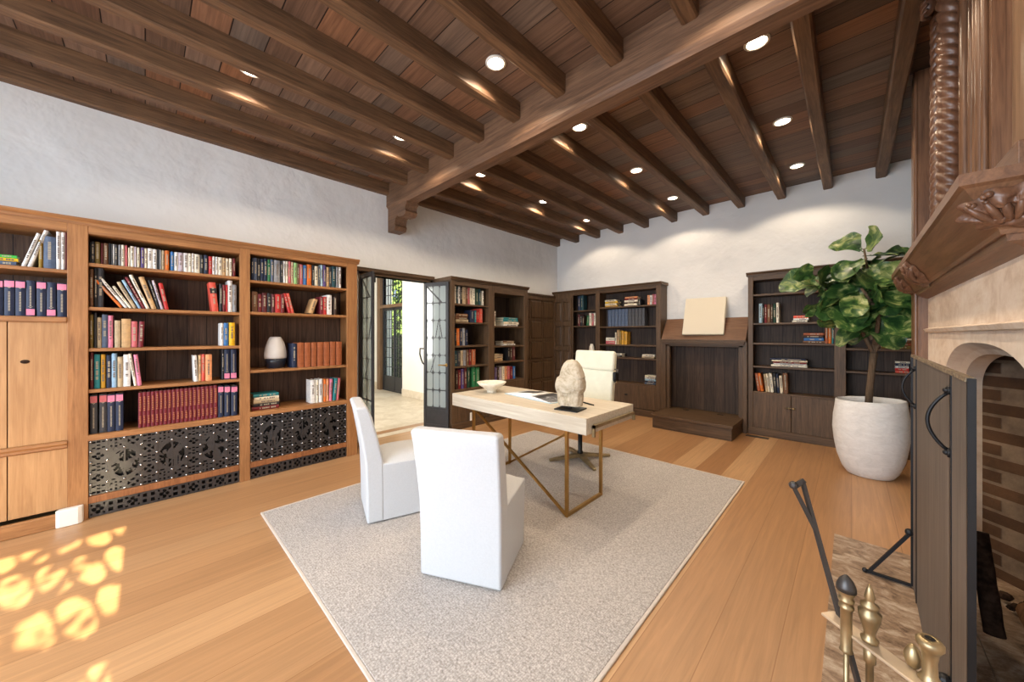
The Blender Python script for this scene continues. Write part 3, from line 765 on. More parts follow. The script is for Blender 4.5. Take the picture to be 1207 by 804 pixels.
shelf('L', 1.296, 'third shelf, middle bay, '+OK_, '105.5 110 371|olive;111 114 369|charcoal;114.6 119.5 374.5|beige;120 127 371|slate blue;127.5 133.2 372|pink;135 142 378|beige||rib;143 154.4 376|tan||rib;154.8 162 379|rose;162.6 169 379|crimson|-2;260 263.4 381|white;263.6 269.4 381|blue;270 277 380.5|yellow', G2, .05, .16)
shelf('L', .98, 'fourth shelf, middle bay, '+OK_, '''106 110.2 416|maroon;111 118 418|teal;119 124.2 418|mustard;125.4 131.4 419|navy;131.6 137.6 417|light blue;138.5 145 421|beige;145.4 154 418|white;158 161.6 417|ivory|7;162 167 418|pink|5;
229 233.6 419|white|2;234 237.3 419|tan;237.6 241.6 418|coral;242 250 418|peach;261.5 264 412|black;264.4 271 412|navy||volb;272 279 412|navy||volb''', G2, .05, .16)
shelf('L', .635, 'lowest shelf, middle bay', '106 115 466|charcoal||volp;117 126 465|charcoal||volp;126.5 135.8 465|navy||volt;136.5 145.5 464|navy||volt', 'pink banded volumes at the left of the lowest shelf', .04)
red = ';'.join('%.1f %.1f %.1f|crimson||gilt' % (163+k*4.93, 163+(k+1)*4.93-.2, 463-8.5*k/18) for k in range(19))
shelf('L', .635, 'lowest shelf, middle oak bay', red+';257.2 263.6 455|navy||volt;264.6 271.4 455|navy||volt;272.6 280 455|navy||volt', 'gilt crimson set and its neighbours on the lowest shelf', .04)
# --- third bay
G3 = 'books in the right bay of the oak bookcase'
shelf('L', 1.93, 'top shelf, right bay, '+OK_, '''296.6 299 304|navy;299.2 303.2 304|slate blue;303.5 307 305|black;307.2 311 305|navy;311.2 315 305|navy;315.5 318.7 306|green;319 322.6 306|slate blue;323 330.4 307|grey;331 333.4 308|black;334 336.6 308|white;336.9 339.6 308|ivory;340 343 308|rose;343.3 346 309|beige;
346.4 350.4 310|light green;350.6 353 311|brown;353.4 357 312|rose;357.6 361.6 313|blue;362 367.4 312|orange;368 370.5 313|black;371 375 314|cream;375.4 377.8 314|dark grey;378 380.6 312|pale blue;381 384.4 312|purple;385 388 315|tan;388.3 390.6 315|charcoal;391 396 314|dark teal;396.4 399 314|grey;399.4 402.2 314|white''', G3, .05, .15)
shelf('L', 1.622, 'second shelf, right bay, '+OK_, '297 303.8 344|brown;304.2 308.6 347|dark red;309 314.8 345.5|maroon;315.2 319.6 346|black;320 324 347|maroon;324.5 331 347|red;331.2 335.4 347|dark red;340 343.4 346|red|13;343.8 347 346|coral|13;363.5 369 352|tan|-18;377 381 350|crimson;381.3 385 350|red;385.3 391.3 348|white;393.4 397 350|dark brown', G3, .05, .16)
shelf('L', 1.052, 'beside the two-tone vase', '344 350 405|navy;350.6 358.4 404|leather brown||rib;359 366.3 404|leather brown||rib;367 373.2 404|leather brown||rib;374 381 403.5|leather brown||rib;381.6 388.4 403.5|leather brown||rib;389 395.6 403|leather brown||rib;396.2 403 403|leather brown||rib', 'ribbed leather volumes beside the vase', .05)
stack('L', .65, 'right bay, '+OK_, 297, 329, ['dark red', 'black', 'beige', 'cream', 'teal'], 'flat books in the right bay', .06, [.034, .03, .03, .03, .03])
shelf('L', .65, 'lowest shelf, right bay, '+OK_, '366 372 448|white;372.4 375.6 448|ivory;376 380.6 447|white;381.4 384.4 447|orange;384.8 387.6 447|peach;388 391.2 447|pink|-2;392 396 446|teal|-5;396.6 399.4 446|rose|-5', G3, .07, .15)
# --- dark bookcase by the doorway
D_ = 'doorside bookcase'
G4 = 'books in the dark bookcase beside the doorway'
shelf('L', 1.86, 'top shelf, '+D_, '536 538 335|ivory;538.3 540 336|dark teal;540.3 542.6 336|white;543 545 337|black;545.3 549 337|beige;549.3 551.6 338|brown;552 554 339|rose;554.3 557 339|cream;557.3 560 340|ivory;560.4 564 341|dark green;564.4 567 341|dark teal;568.4 570.4 343|ivory', G4, .06, .15)
stack('L', 1.588, 'left bay, '+D_, 537, 552, ['beige', 'brown', 'brown'], G4, .06, [.04, .035, .05])
shelf('L', 1.588, 'second shelf, '+D_, '554 559.6 366|navy;560 561.6 366|teal;562 565 365|red;565.3 569 364|coral', G4, .06, .15)
shelf('L', 1.236, 'third shelf, '+D_, '536.5 538.2 388|black;538.5 541.8 387|orange;542.4 545 388|navy;545.5 548.4 387|grey;548.8 551.6 389|navy', G4, .06, .15)
shelf('L', .93, 'fourth shelf, '+D_, '536 539 414|dark teal;539.4 542.6 414|charcoal;543 546 413|beige;546.4 549.6 413|grey;550 552.6 412|brown;553 555.4 412|dark red;556 560.8 412|terracotta', G4, .06, .15)
shelf('L', .585, 'lowest shelf, '+D_, '537 540 437|dark brown;540.4 543.4 436|dark red;543.8 547 435|purple;547.4 550.4 434|maroon;551 554 433|dark green;557 560.6 432|green;561 565.4 433|green', G4, .06, .15)
shelf('L', 1.545, 'right bay, '+D_, '582.6 584.4 367|ivory', G4, .06, .15)
stack('L', 1.545, 'right bay, '+D_, 592.5, 611, ['white', 'cream', 'teal', 'teal'], G4, .06, [.03, .045, .04, .03])
stack('L', 1.216, 'under the teal stack, '+D_, 593, 607, ['white', 'beige', 'brown'], G4, .06, [.025, .025, .025])
stack('L', .954, 'short pile, right bay, '+D_, 583, 593, ['tan', 'beige', 'beige'], G4, .06, [.045, .04, .035])
shelf('L', .954, 'third shelf, right bay, '+D_, '598.5 601 410|black;601.4 604 409|dark brown;604.4 607.6 408|maroon', G4, .06, .15)
shelf('L', .635, 'lowest shelf, right bay, '+D_, '583.5 586 433|purple;586.4 588.6 433|dark brown;589 591.6 433|lilac;592 595 432|cream;595.4 598 432|peach;598.4 601 432|rose;601.4 604.6 432|crimson;605 607.6 432|blue', G4, .06, .15)
# --- corner bookcase
C_ = 'corner bookcase'
G5 = 'books in the corner bookcase'
stack('B', 1.91, 'top shelf, left pile, '+C_, 712, 727, ['mustard', 'cream', 'yellow', 'cream'], G5, .06, [.03, .04, .03, .035], .16)
stack('B', 1.91, 'top shelf, right pile, '+C_, 735.5, 751, ['cream', 'dark brown', 'ivory', 'dark red', 'peach'], G5, .06, [.04, .03, .035, .03, .028], .16)
shelf('B', 1.91, 'top shelf, '+C_, '752 755 353|black;763 765.4 348|peach;766 768.2 348|white;768.6 770.8 347|rose;771.2 773.4 347|pink', G5, .06, .14)
shelf('B', 1.552, 'second shelf, '+C_, ';'.join('%.1f %.1f %.1f|%s||rib' % (716.5+k*3.95, 716.5+(k+1)*3.95-.3, 365-2*k/10, 'slate blue' if k < 6 else 'dark grey') for k in range(11)), G5, .06, .14)
stack('B', 1.222, 'third shelf, '+C_, 713, 724.5, ['rose', 'ivory'], G5, .06, [.06, .06], .14)
shelf('B', 1.222, 'third shelf, '+C_, '724.8 726.6 392|cream;727.3 729.6 389|tan;730 732 390|gold;732.4 735 390|mustard;735.4 739 391|mustard', G5, .06, .14)
stack('B', .992, 'fourth shelf, '+C_, 756, 771, ['beige', 'ivory'], G5, .06, [.03, .035], .14)
stack('B', .992, 'behind the desk chair, '+C_, 722, 733, ['black', 'ivory'], G5, .06, [.03, .03], .14)
stack('B', .545, 'lowest shelf, '+C_, 759.5, 773, ['slate blue', 'navy', 'light blue', 'white', 'ivory'], G5, .06, [.03, .03, .03, .03, .03], .14)
shelf('B', 1.575, 'narrow bay, '+C_, '681 683.4 371|maroon;683.8 686 372|black;686.4 688.2 373|dark brown;691 693.4 372|green|-6;694.4 697 369|ivory;697.4 699.4 370|rose;699.8 702 369|ivory', G5, .06, .14)
shelf('B', 1.88, 'narrow bay top, '+C_, '681 684 348|navy;684.3 687.4 348|dark teal', G5, .06, .14)
# --- fireside bookcase
F_ = 'fig tree bookcase'
G6 = 'books in the bookcase behind the fig tree'
shelf('B', 1.563, 'second shelf, '+F_, '894.6 898.4 358|pale blue;899 900.6 359|black;901 904 359|dark red;904.4 908 359|brown;908.5 911 359|dark brown;911.4 914.4 358|dark green;915 918.2 357|ivory', G6, .06, .15)
stack('B', 1.563, 'left of the foliage, '+F_, 933.5, 952, ['ivory', 'white', 'coral'], G6, .05, [.025, .025, .035], .17)
stack('B', 1.287, 'third shelf, '+F_, 945, 971, ['brown', 'blue', 'dark brown', 'terracotta'], G6, .05, [.03, .04, .03, .03], .17)
shelf('B', 1.287, 'third shelf, '+F_, '972.6 976 383|terracotta;976.4 980 383|orange;980.4 982.4 383|teal;982.6 985 383|dark teal', G6, .06, .15)
stack('B', .964, 'fourth shelf, '+F_, 907.5, 951, ['ivory', 'white', 'dark red', 'cream', 'navy'], G6, .04, [.025, .022, .02, .02, .022], .2)
shelf('B', .605, 'lowest shelf, '+F_, '893 896.4 440|terracotta|8;896.8 900 440|orange|8;902.5 905 441|beige|6;905.3 908 441|cream|6;908.6 912 440|ivory|5;912.6 916 440|black|4;916.4 919 441|navy|4;919.6 923 443|cream|3;923.6 929 440|brown|2', G6, .05, .15)
stack('B', 1.236, 'right of the fig trunk', 1036, 1077, ['olive', 'terracotta', 'brown', 'ivory'], G6, .04, [.035, .03, .03, .02], .18)
stack('B', .958, 'right bay, '+F_, 1054, 1072, ['coral', 'red', 'white', 'navy', 'ivory'], G6, .05, [.03, .025, .025, .03, .02], .16)
# settle the book labels so that each one singles out one book
LONG = [o for o, *_ in allbooks if len(o["label"].replace(",", " ").split()) > 16]
cnt = {}
for o, *_ in allbooks: cnt[o['label']] = cnt.get(o['label'], 0)+1
for o, *_ in allbooks:
    if cnt[o['label']] > 1: o['label'] = o['_alt']
    del o['_alt']

# ------------------------------------------------------------------ vases on the shelves
pv = onx(325, 434, LX-.16)
v1 = thing('vase', 'two-tone vase, cream top on a dark foot, on the oak bookcase', 'vase', (LX-.17, pv.y, 1.053))
MB().lathe([(.07, 0), (.076, .01), (.09, .06), (.096, .10)], n=32).build('vase_foot', M['darkglaze'], v1, True)
MB().lathe([(.096, .10), (.1, .12), (.098, .16), (.09, .21), (.076, .265), (.06, .305), (.048, .322), (.042, .325), (.036, .322), (.03, .29)], n=32).build('vase_body', plain('matt_pale_glaze', (206, 200, 194), .7, 0, .3, .03), v1, True)
o = MB().lathe([(.035, 0), (.045, .02), (.052, .08), (.045, .14), (.03, .17), (.028, .19), (.022, .19), (.02, .1)], n=20).build('vase', M['ceramic'], None, True, loc=(-3.64, 6.02, 1.0315))
tag(o, 'small pale stoneware vase in the corner bookcase behind the desk chair', 'vase')

# ------------------------------------------------------------------ doorway, doors and the hall beyond
b = MB()
b.box(WL-T-.01, WL+.02, DO0-.05, DO0, 0, DOT+.03).box(WL-T-.01, WL+.02, DO1, DO1+.05, 0, DOT+.03)
struct(b.build('trim_3', M['dark_z'], bevel=.004))
b = MB().box(WL-T-.01, WL+.02, DO0-.05, DO1+.05, DOT, DOT+.05).box(WL, WL+.045, 1.725, 3.06, DOT+.04, DOT+.09)
struct(b.build('trim_4', M['dark_y'], bevel=.004))
def door_leaf(name, label, hinge, tip, handle, n=3):
    hx, hy = hinge; tx, ty = tip; L = math.hypot(tx-hx, ty-hy); rz = math.atan2(ty-hy, tx-hx)
    t = bpy.data.objects.new(name, None); col.objects.link(t); t.location = (hx, hy, .03); t.rotation_euler = (0, 0, rz); t['kind'] = 'structure'
    Hh = 2.14; fw = .045
    dp = .014
    MB().box(0, fw, -dp, dp, 0, Hh).box(L-fw, L, -dp, dp, 0, Hh).box(fw, L-fw, -dp, dp, Hh-.05, Hh).box(fw, L-fw, -dp, dp, 0, .05).box(fw, L-fw, -.01, .01, .05, .27).box(fw, L-fw, -dp, dp, .27, .30).build('door_frame', M['steel'], t, bevel=.003)
    gw, gh = L-2*fw, Hh-.35; m = 7; cw, ch = gw/n, gh/m
    def solid(x, z):
        u = (x % cw)/cw*2-1; v = (z % ch)/ch*2-1
        if z > gh-ch and abs((x/gw*1.0)-(gh-z)/ch*.8) < .05: return True
        k = int(z/ch)
        if k == 4 and abs(abs(x/cw-1.9)-(.5-(z/ch-4)*.45)) < .06: return True
        if k == 2 and abs((x/cw)-.6-(z/ch-2)*.8) < .05: return True
        return not (abs(u)**5*1.25+abs(v)**7*1.1 < .82)
    masked('leaded_tracery', gw, gh, .0075, solid, .005, M['steel'], t, (fw, -.0025, .30))
    MB().box(fw, L-fw, -.0008, .0008, .3, Hh-.05).build('door_pane', M['whitened_pane'], t)
    if handle:
        MB().tube([(L-.03, -.02, .93), (L-.03, -.07, .93), (L-.13, -.07, .93)], .009).ball((L-.03, -.02, .93), .025, 1, .5, 1).tube([(L-.03, .02, .93), (L-.03, .06, .93), (L-.13, .06, .93)], .009).build('door_handle', M['brass'], t, True)
        MB().tube([(.02, .02, 1.16), (-.10, .03, 1.16), (-.105, .03, 1.08), (-.08, .03, 1.0), (-.05, .03, .94), (.02, .02, .90)], .011).build('pull_handle', M['iron'], t, True)
    else:
        MB().box(L-.07, L-.02, .02, .035, Hh-.13, Hh-.04).build('bolt', M['iron'], t)
    return t
door_leaf('door_1', '', (-4.60, 1.945), (-4.17, 1.915), False, 2)
door_leaf('door_2', '', (-4.61, 2.895), (-4.20, 3.045), True)
# hall
b = MB(); b.box(-9.6, WL-T, .3, 4.6, -.1, -.004); b.box(WL-T-.02, WL, DO0, DO1, -.05, .001); struct(b.build('floor_hall', M['travertine']))
b = MB(); b.box(-9.6, -8.62, 4.2, 4.45, 0, 3.1).box(-7.45, WL-T, 4.1, 4.45, 0, 3.1).box(-8.62, -7.45, 4.2, 4.45, 2.96, 3.1)
b.box(-9.6, WL-T, .1, .3, 0, 3.1).box(-9.85, -9.6, .1, 4.45, 0, 3.1)
struct(b.build('wall_hall', M['hallplaster']))
MB().box(-9.85, WL-T, .1, 4.45, 3.1, 3.2).build('ceiling_hall', M['hallplaster'], kind='structure')
MB().box(-7.45, -4.9, 4.085, 4.1, 0, .16).box(-9.6, -8.75, 4.185, 4.2, 0, .16).build('baseboard_hall', M['travertine'], kind='structure')
b = MB(); b.box(-8.78, -8.62, 4.12, 4.30, 0, 2.96).box(-8.62, -7.45, 4.12, 4.30, 2.06, 2.14)
struct(b.build('trim_5', wood('hall_oak', (96, 72, 50), (136, 106, 78), 'z'), bevel=.006))
gd = MB().box(-8.62, -8.57, 4.2, 4.25, 0, 2.06).box(-7.5, -7.45, 4.2, 4.25, 0, 2.06).box(-8.06, -8.01, 4.2, 4.25, 0, 2.06).box(-8.57, -7.5, 4.2, 4.25, 0, .04).box(-8.57, -7.5, 4.21, 4.24, .04, .36).box(-8.57, -7.5, 4.2, 4.25, 2.0, 2.06).build('door_3', M['steel'], kind='structure')
def grid_(x, z): return (x % .13) < .014 or (z % .235) < .014
masked('glazing_bars', 1.07, 1.64, .0145, grid_, .015, M['steel'], gd, (-8.57, 4.21, .36))
MB().box(-8.57, -7.5, 4.222, 4.228, .36, 2.0).build('door_pane', M['glass'], gd)
tw = masked('window_2', 1.17, .82, .0145, grid_, .015, M['steel'], None, (-8.62, 4.21, 2.14), 0, 'structure')
# garden seen through the hall's glazed door
def bush(loc, r, h, seed, label):
    b = MB(); rr = random.Random(seed)
    for _ in range(2600):
        a = rr.uniform(0, 6.28); q = math.sqrt(rr.random())*r; z = rr.uniform(.05, h); k = 1-.35*(z/h)**3
        x, y = math.cos(a)*q*k, math.sin(a)*q*k; n = Vector((rr.gauss(0, 1), rr.gauss(0, 1), rr.gauss(0, 1)+.3)).normalized(); t = n.orthogonal().normalized(); u = n.cross(t); s = rr.uniform(.09, .19)
        c = Vector((x, y, z)); b.add([c-t*s, c+u*s*.5, c+t*s, c-u*s*.5], [[0, 1, 2, 3]])
    b.tube([(0, 0, 0), (0, 0, h*.7)], .03)
    o = b.build('garden_shrub', M['hedge'], None, loc=loc); tag(o, label, 'shrub', 'shrubs outside the hall door')
bush((-10.0, 5.45, -.05), .55, 1.9, 1, 'low garden shrub nearest the hall glass door')
bush((-12.6, 6.9, -.05), 1.5, 6.0, 2, 'tall garden shrub seen through the hall glass door')
bush((-15.6, 7.4, -.05), 1.5, 6.0, 3, 'farthest tall garden shrub behind the hall glass door')
MB().box(-18, -4.9, 4.46, 16, -.1, -.05).build('ground_outside', M['hedge'], kind='structure')

# ------------------------------------------------------------------ fireplace
SX = .42
fp = thing('fireplace', 'limestone fireplace with carved oak mantel and panelled overmantel', 'fireplace', (0, 0, 0))
# stone face with a four-centred arch
ya, yb, yc = 1.86, 3.49, 2.67; zs = 1.10; za = 1.362
def arch(y, grow=0, drop=0):
    h = (yb-ya)/2-grow; q = min(1, abs(y-(ya+yb)/2)/h); top = za-drop
    return zs+(top-zs)*(1-q**2.6)**(1/1.9)*(1) if q < 1 else zs
def ring(grow, drop, n=28):
    h = (yb-ya)/2-grow; c = (ya+yb)/2
    ys = [c+h*math.cos(math.pi*(1-i/n)) for i in range(n+1)]
    return [(c-h, 0)]+[(y, arch(y, grow, drop)) for y in ys]+[(c+h, 0)]
def strip_between(b, r0, x0, r1, x1, mi=0):
    n = len(r0); b.add([(x0, y, z) for y, z in r0]+[(x1, y, z) for y, z in r1], [[i, i+1, n+i+1, n+i] for i in range(n-1)], mi)
b = MB(); outer = ring(0, 0); Y0, Y1, ZT = 1.0, 4.14, 1.72
n = len(outer)
top = [(Y0, 0)]+[(Y0+(Y1-Y0)*(y-ya)/(yb-ya), ZT) for y, z in outer[1:-1]]+[(Y1, 0)]
b.add([(SX, y, z) for y, z in outer]+[(SX, y, z) for y, z in top], [[i, i+1, n+i+1, n+i] for i in range(n-1)])
b.add([(SX, Y0, 0), (SX, Y0, ZT), top and (SX, top[1][0], ZT)], [])
strip_between(b, outer, SX, ring(.035, .03), SX+.05)
strip_between(b, ring(.035, .03), SX+.05, ring(.07, .055), SX+.07)
strip_between(b, ring(.07, .055), SX+.07, ring(.07, .055), SX+.135)
# side returns of the breast
b.add([(SX, Y1, 0), (WR, Y1, 0), (WR, Y1, ZT), (SX, Y1, ZT), (SX, Y0, 0), (WR, Y0, 0), (WR, Y0, ZT), (SX, Y0, ZT)], [[0, 1, 2, 3], [4, 5, 6, 7]])
b.build('stone_surround', M['limestone'], fp)
b = MB(); b.prism([(SX-.0, 1.415), (SX-.02, 1.42), (SX-.03, 1.44), (SX, 1.45)], 'y', 1.0, 4.08); b.build('stone_moulding', M['limestone'], fp)
b = MB(); e = ring(.07, .055); F0 = SX+.135
b.add([(F0, ya+.07, 0), (F0+.34, ya+.45, 0), (F0+.34, yb-.45, 0), (F0, yb-.07, 0), (F0, ya+.07, 1.6), (F0+.34, ya+.45, 1.6), (F0+.34, yb-.45, 1.6), (F0, yb-.07, 1.6)], [[0, 1, 5, 4], [1, 2, 6, 5], [2, 3, 7, 6], [4, 5, 6, 7]])
b.build('firebox', M['brick'], fp)
hs = MB().box(-.087, SX-.002, .85, 3.335, .0005, .012).build('hearth_slab', M['hearth']); tag(hs, 'mottled brown marble hearth slab set on the oak floor', 'hearth')
MB().box(SX, F0+.34, ya+.07, yb-.07, 0, .014).build('firebox_floor', M['hearth'], fp)
# mantel: moulded shelf mitred round its near end
MX, MY = .244, 1.782
pr = [(0, 1.905), (0, 1.868), (.012, 1.86), (.095, 1.735), (.10, 1.72), (.112, 1.722), (.116, 1.70), (.13, 1.695), (.176, 1.672)]
def mitre(k, z, side):
    off = k
    return (MX+off, MY+off*1.15, z)
b = MB(); vs = []; m = len(pr)
for (k, z) in pr: vs.append((MX+k, 4.40-k*.9, z))
for (k, z) in pr: vs.append((MX+k, MY+k*1.15, z))
for (k, z) in pr: vs.append((WR, MY+k*1.15, z))
fs = [[i, i+1, m+i+1, m+i] for i in range(m-1)]+[[m+i, m+i+1, 2*m+i+1, 2*m+i] for i in range(m-1)]
fs += [[0, m, 2*m], [m-1, 2*m-1, 3*m-1]]
b.add(vs, fs)
# far end and top
vs2 = [(MX+k, 4.40-k*.9, z) for k, z in pr]+[(WR, 4.40-k*.9, z) for k, z in pr]
b.add(vs2, [[i, i+1, m+i+1, m+i] for i in range(m-1)])
b.add([(MX, MY, 1.905), (WR, MY, 1.905), (WR, 4.40, 1.905), (MX, 4.40, 1.905)], [[0, 1, 2, 3]])
mt = b.build('mantel_shelf', M['over_y'], fp)
def carving(b, c, e1, e2, nrm, size, seed, fat=1.15):
    """leaf sprays, scrolls and berries in relief about c in the plane e1, e2"""
    rr = random.Random(seed); c = Vector(c); e1 = Vector(e1).normalized(); e2 = Vector(e2).normalized(); nrm = Vector(nrm).normalized()
    P = lambda a, d, h: c+e1*a*size+e2*d*size*.55+nrm*(h*1.7+.02)*size
    vs = []; na, nr = 72, 12
    for j in range(nr+1):
        q = j/nr
        for i in range(na):
            an = 2*math.pi*i/na; lob = abs(math.cos(an*3.5+3*q))**.7
            h = (1-q**2.5)*(.10+.20*lob*q+.06*noise.noise(Vector((q*6, an*3, seed)))); e_ = 1+.10*math.cos(an*9)*q
            vs.append(P(1.0*q*e_*math.cos(an), 1.15*q*e_*math.sin(an), h-.01))
    b.add(vs, [[j*na+i, j*na+(i+1) % na, (j+1)*na+(i+1) % na, (j+1)*na+i] for j in range(nr) for i in range(na)])
    # scroll
    for sgn in (-1, 1):
        pts = []; rad = []
        for i in range(26):
            t = i/25; ang = 1+t*8.2; r = .34*(1-t*.8); pts.append(P(sgn*(.42+r*math.cos(ang)), .05+r*1.3*math.sin(ang), .06+.05*t)); rad.append(size*fat*(.045-.02*t))
        b.tube(pts, rad, 7)
    # lobed leaves
    for k in range(7):
        a0 = -1.0+2.0*k/6; pts = []; rad = []
        for i in range(9):
            t = i/8; pts.append(P(a0*.25+a0*.65*t, -.75+1.5*t-.35*a0*a0*t, .05+.09*math.sin(t*3.1))); rad.append(size*fat*(.03+.055*math.sin(t*math.pi*.95)))
        b.tube(pts, rad, 7)
        for q in range(3):
            b.ball(P(a0*(.45+.2*q), -.15+.33*q+rr.uniform(-.05, .05), .1), size*.055, 1, 1, 1, 8, 6)
    for k in range(9): b.ball(P(rr.uniform(-.9, .9), rr.uniform(.2, .95), .07), size*fat*rr.uniform(.06, .09), 1, 1, 1, 10, 7)
fz = Vector((.083, 0, -.125)).normalized(); fn = Vector((-.125, 0, -.083)).normalized()
for y, s in ((4.12, .13), (3.42, .15)):
    b = MB(); carving(b, (MX+.055, y, 1.79), (0, 1, 0), -fz, fn, s, int(y*10)); b.build('carved_leaves', M['carved'], mt, True)
gz = Vector((0, .083*1.15, -.125)).normalized(); gn = Vector((0, -.125, -.0955)).normalized()
b = MB(); carving(b, (.365, MY+.062, 1.795), (1, 0, 0), -gz, gn, .115, 5); carving(b, (.58, MY+.062, 1.795), (1, 0, 0), -gz, gn, .115, 8); b.build('carved_leaves', M['carved'], mt, True)
# overmantel: panels, mouldings, twisted column
om = MB(); om.box(SX+.05, WR, 1.0, 4.14, 1.905, HT-.01).build('overmantel_panel', M['over_p'], fp)
b = MB(); b.box(SX-.015, SX+.06, 2.05, 4.14, 1.905, 2.06); b.prism([(SX+.05, 2.06), (SX+.0, 2.065), (SX+.03, 2.09), (SX+.05, 2.10)], 'y', 1.9, 2.45); b.build('lower_rail', M['over_y'], fp, bevel=.004)
b = MB()
for u, r in ((1141, .022), (1148.5, .012), (1153.5, .012), (1159, .016), (1164.5, .012)):
    p = onx(u, 100, SX+.0); b.tube([(SX-.008, p.y, 1.99), (SX-.008, p.y, HT-.02)], r, 12)
ya_, yb_ = onx(1169, 100, SX).y, onx(1136, 100, SX).y
b.box(SX, SX+.06, ya_, yb_, 1.95, HT-.02)
autosmooth(b.build('reeded_moulding', M['over_z'], fp), 40)
MB().box(SX+.0, SX+.06, 2.97, 3.66, 2.0, HT-.02).box(SX-.02, SX+.06, 3.72, 3.80, 1.95, HT-.02).box(SX+.01, SX+.06, 3.88, 3.95, 1.95, HT-.02).build('pilaster', M['over_z'], fp, bevel=.006)
def rope(c, r, z0, z1, twist, lobes=2, n=28):
    b = MB(); N = int((z1-z0)/.006); vs = []
    for j in range(N+1):
        z = z0+(z1-z0)*j/N
        for i in range(n):
            a = 2*math.pi*i/n; q = r*(.70+.30*abs(math.cos(lobes*(a)*.5+twist*z*.5))**.6)
            vs.append((c[0]+q*math.cos(a), c[1]+q*math.sin(a), z))
    b.add(vs, [[j*n+i, j*n+(i+1) % n, (j+1)*n+(i+1) % n, (j+1)*n+i] for j in range(N) for i in range(n)]+[list(range(n)), [N*n+i for i in range(n)]])
    return b
cc = onx(1119, 100, .375)
rope((.375, cc.y), .05, 1.905, 3.40, 110, 3).build('twisted_column', M['carved'], fp, True)
c2 = onx(1108, 100, .39)
rope((.385, c2.y+.03), .034, 1.905, 3.40, -110, 3).build('twisted_column', M['carved'], fp, True)
b = MB(); carving(b, (.33, cc.y+.03, 3.36), (0, 1, 0), (0, 0, 1), (-1, 0, 0), .10, 3)
b.ball((.32, cc.y+.15, 3.31), .05, .8, .8, 1.5, 12, 8)
for i in range(5): b.tube([(.31-.02*math.sin(k), cc.y+.10+.02*k+.004*i, 3.23+.032*i+.012*math.cos(k*1.3)) for k in range(6)], .008, 6)
b.build('carved_capital', M['carved'], fp, True)
b = MB().box(.348, .50, 4.142, 4.30, 0, HT-.02); b.tube([(.36, 4.15, 0), (.36, 4.15, HT-.03)], .014, 8)
b.build('corner_post', M['over_z'], fp, bevel=.006)
MB().box(.50, WR-.002, 4.145, 4.22, 0, HT-.02).build('side_panel', M['over_z'], fp)

# logs and andirons
def log(p, q, r, label, m='char'):
    b = MB(); p = Vector(p); q = Vector(q); b.tube([p.lerp(q, i/8)+Vector((noise.noise(Vector((i, r*90, 0)))*.012, 0, noise.noise(Vector((i, 9, r*50)))*.012)) for i in range(9)], [r*(1+.12*noise.noise(Vector((i*1.3, r*30, 4)))) for i in range(9)], 12)
    tag(b.build('firewood_log', M[m], None, True), label, 'log', 'logs in the fireplace')
p_ = onz(1172, 748, .075); q_ = onx(1153, 628, p_.x-.03); log(p_, q_, .032, 'charred branch propped upright against the firebox jamb')
log((.72, 2.2, .10), (.78, 2.95, .10), .06, 'charred log lying along the firebox')
log((.60, 2.25, .10), (.60, 2.8, .13), .055, 'pale cut log at the front of the firebox', 'log')
b = MB()
for k in range(60):
    b.ball((random.uniform(.55, .9), random.uniform(2.3, 3.1), .03+random.uniform(0, .02)), random.uniform(.012, .03), 1, 1, .7, 6, 4)
o = b.build('ash_and_embers', M['char']); o['kind'] = 'stuff'; tag(o, 'bed of dark ash and embers on firebox floor', 'ash')

# ------------------------------------------------------------------ rug
rg = thing('area_rug', 'large pale grey woven wool rug under the desk', 'rug', (0, 0, 0))
RX0, RX1, RY0, RY1 = -3.325, -.727, .622, 3.93
MB().box(RX0+.018, RX1-.018, RY0+.018, RY1-.018, .0005, .013).build('rug_pile', M['rug'], rg, bevel=.004)
b = MB(); b.box(RX0, RX1, RY0, RY0+.018, .0005, .012).box(RX0, RX1, RY1-.018, RY1, .0005, .012).box(RX0, RX0+.018, RY0+.018, RY1-.018, .0005, .012).box(RX1-.018, RX1, RY0+.018, RY1-.018, .0005, .012)
b.build('rug_binding', M['rugedge'], rg, bevel=.004)
RZT = .0135

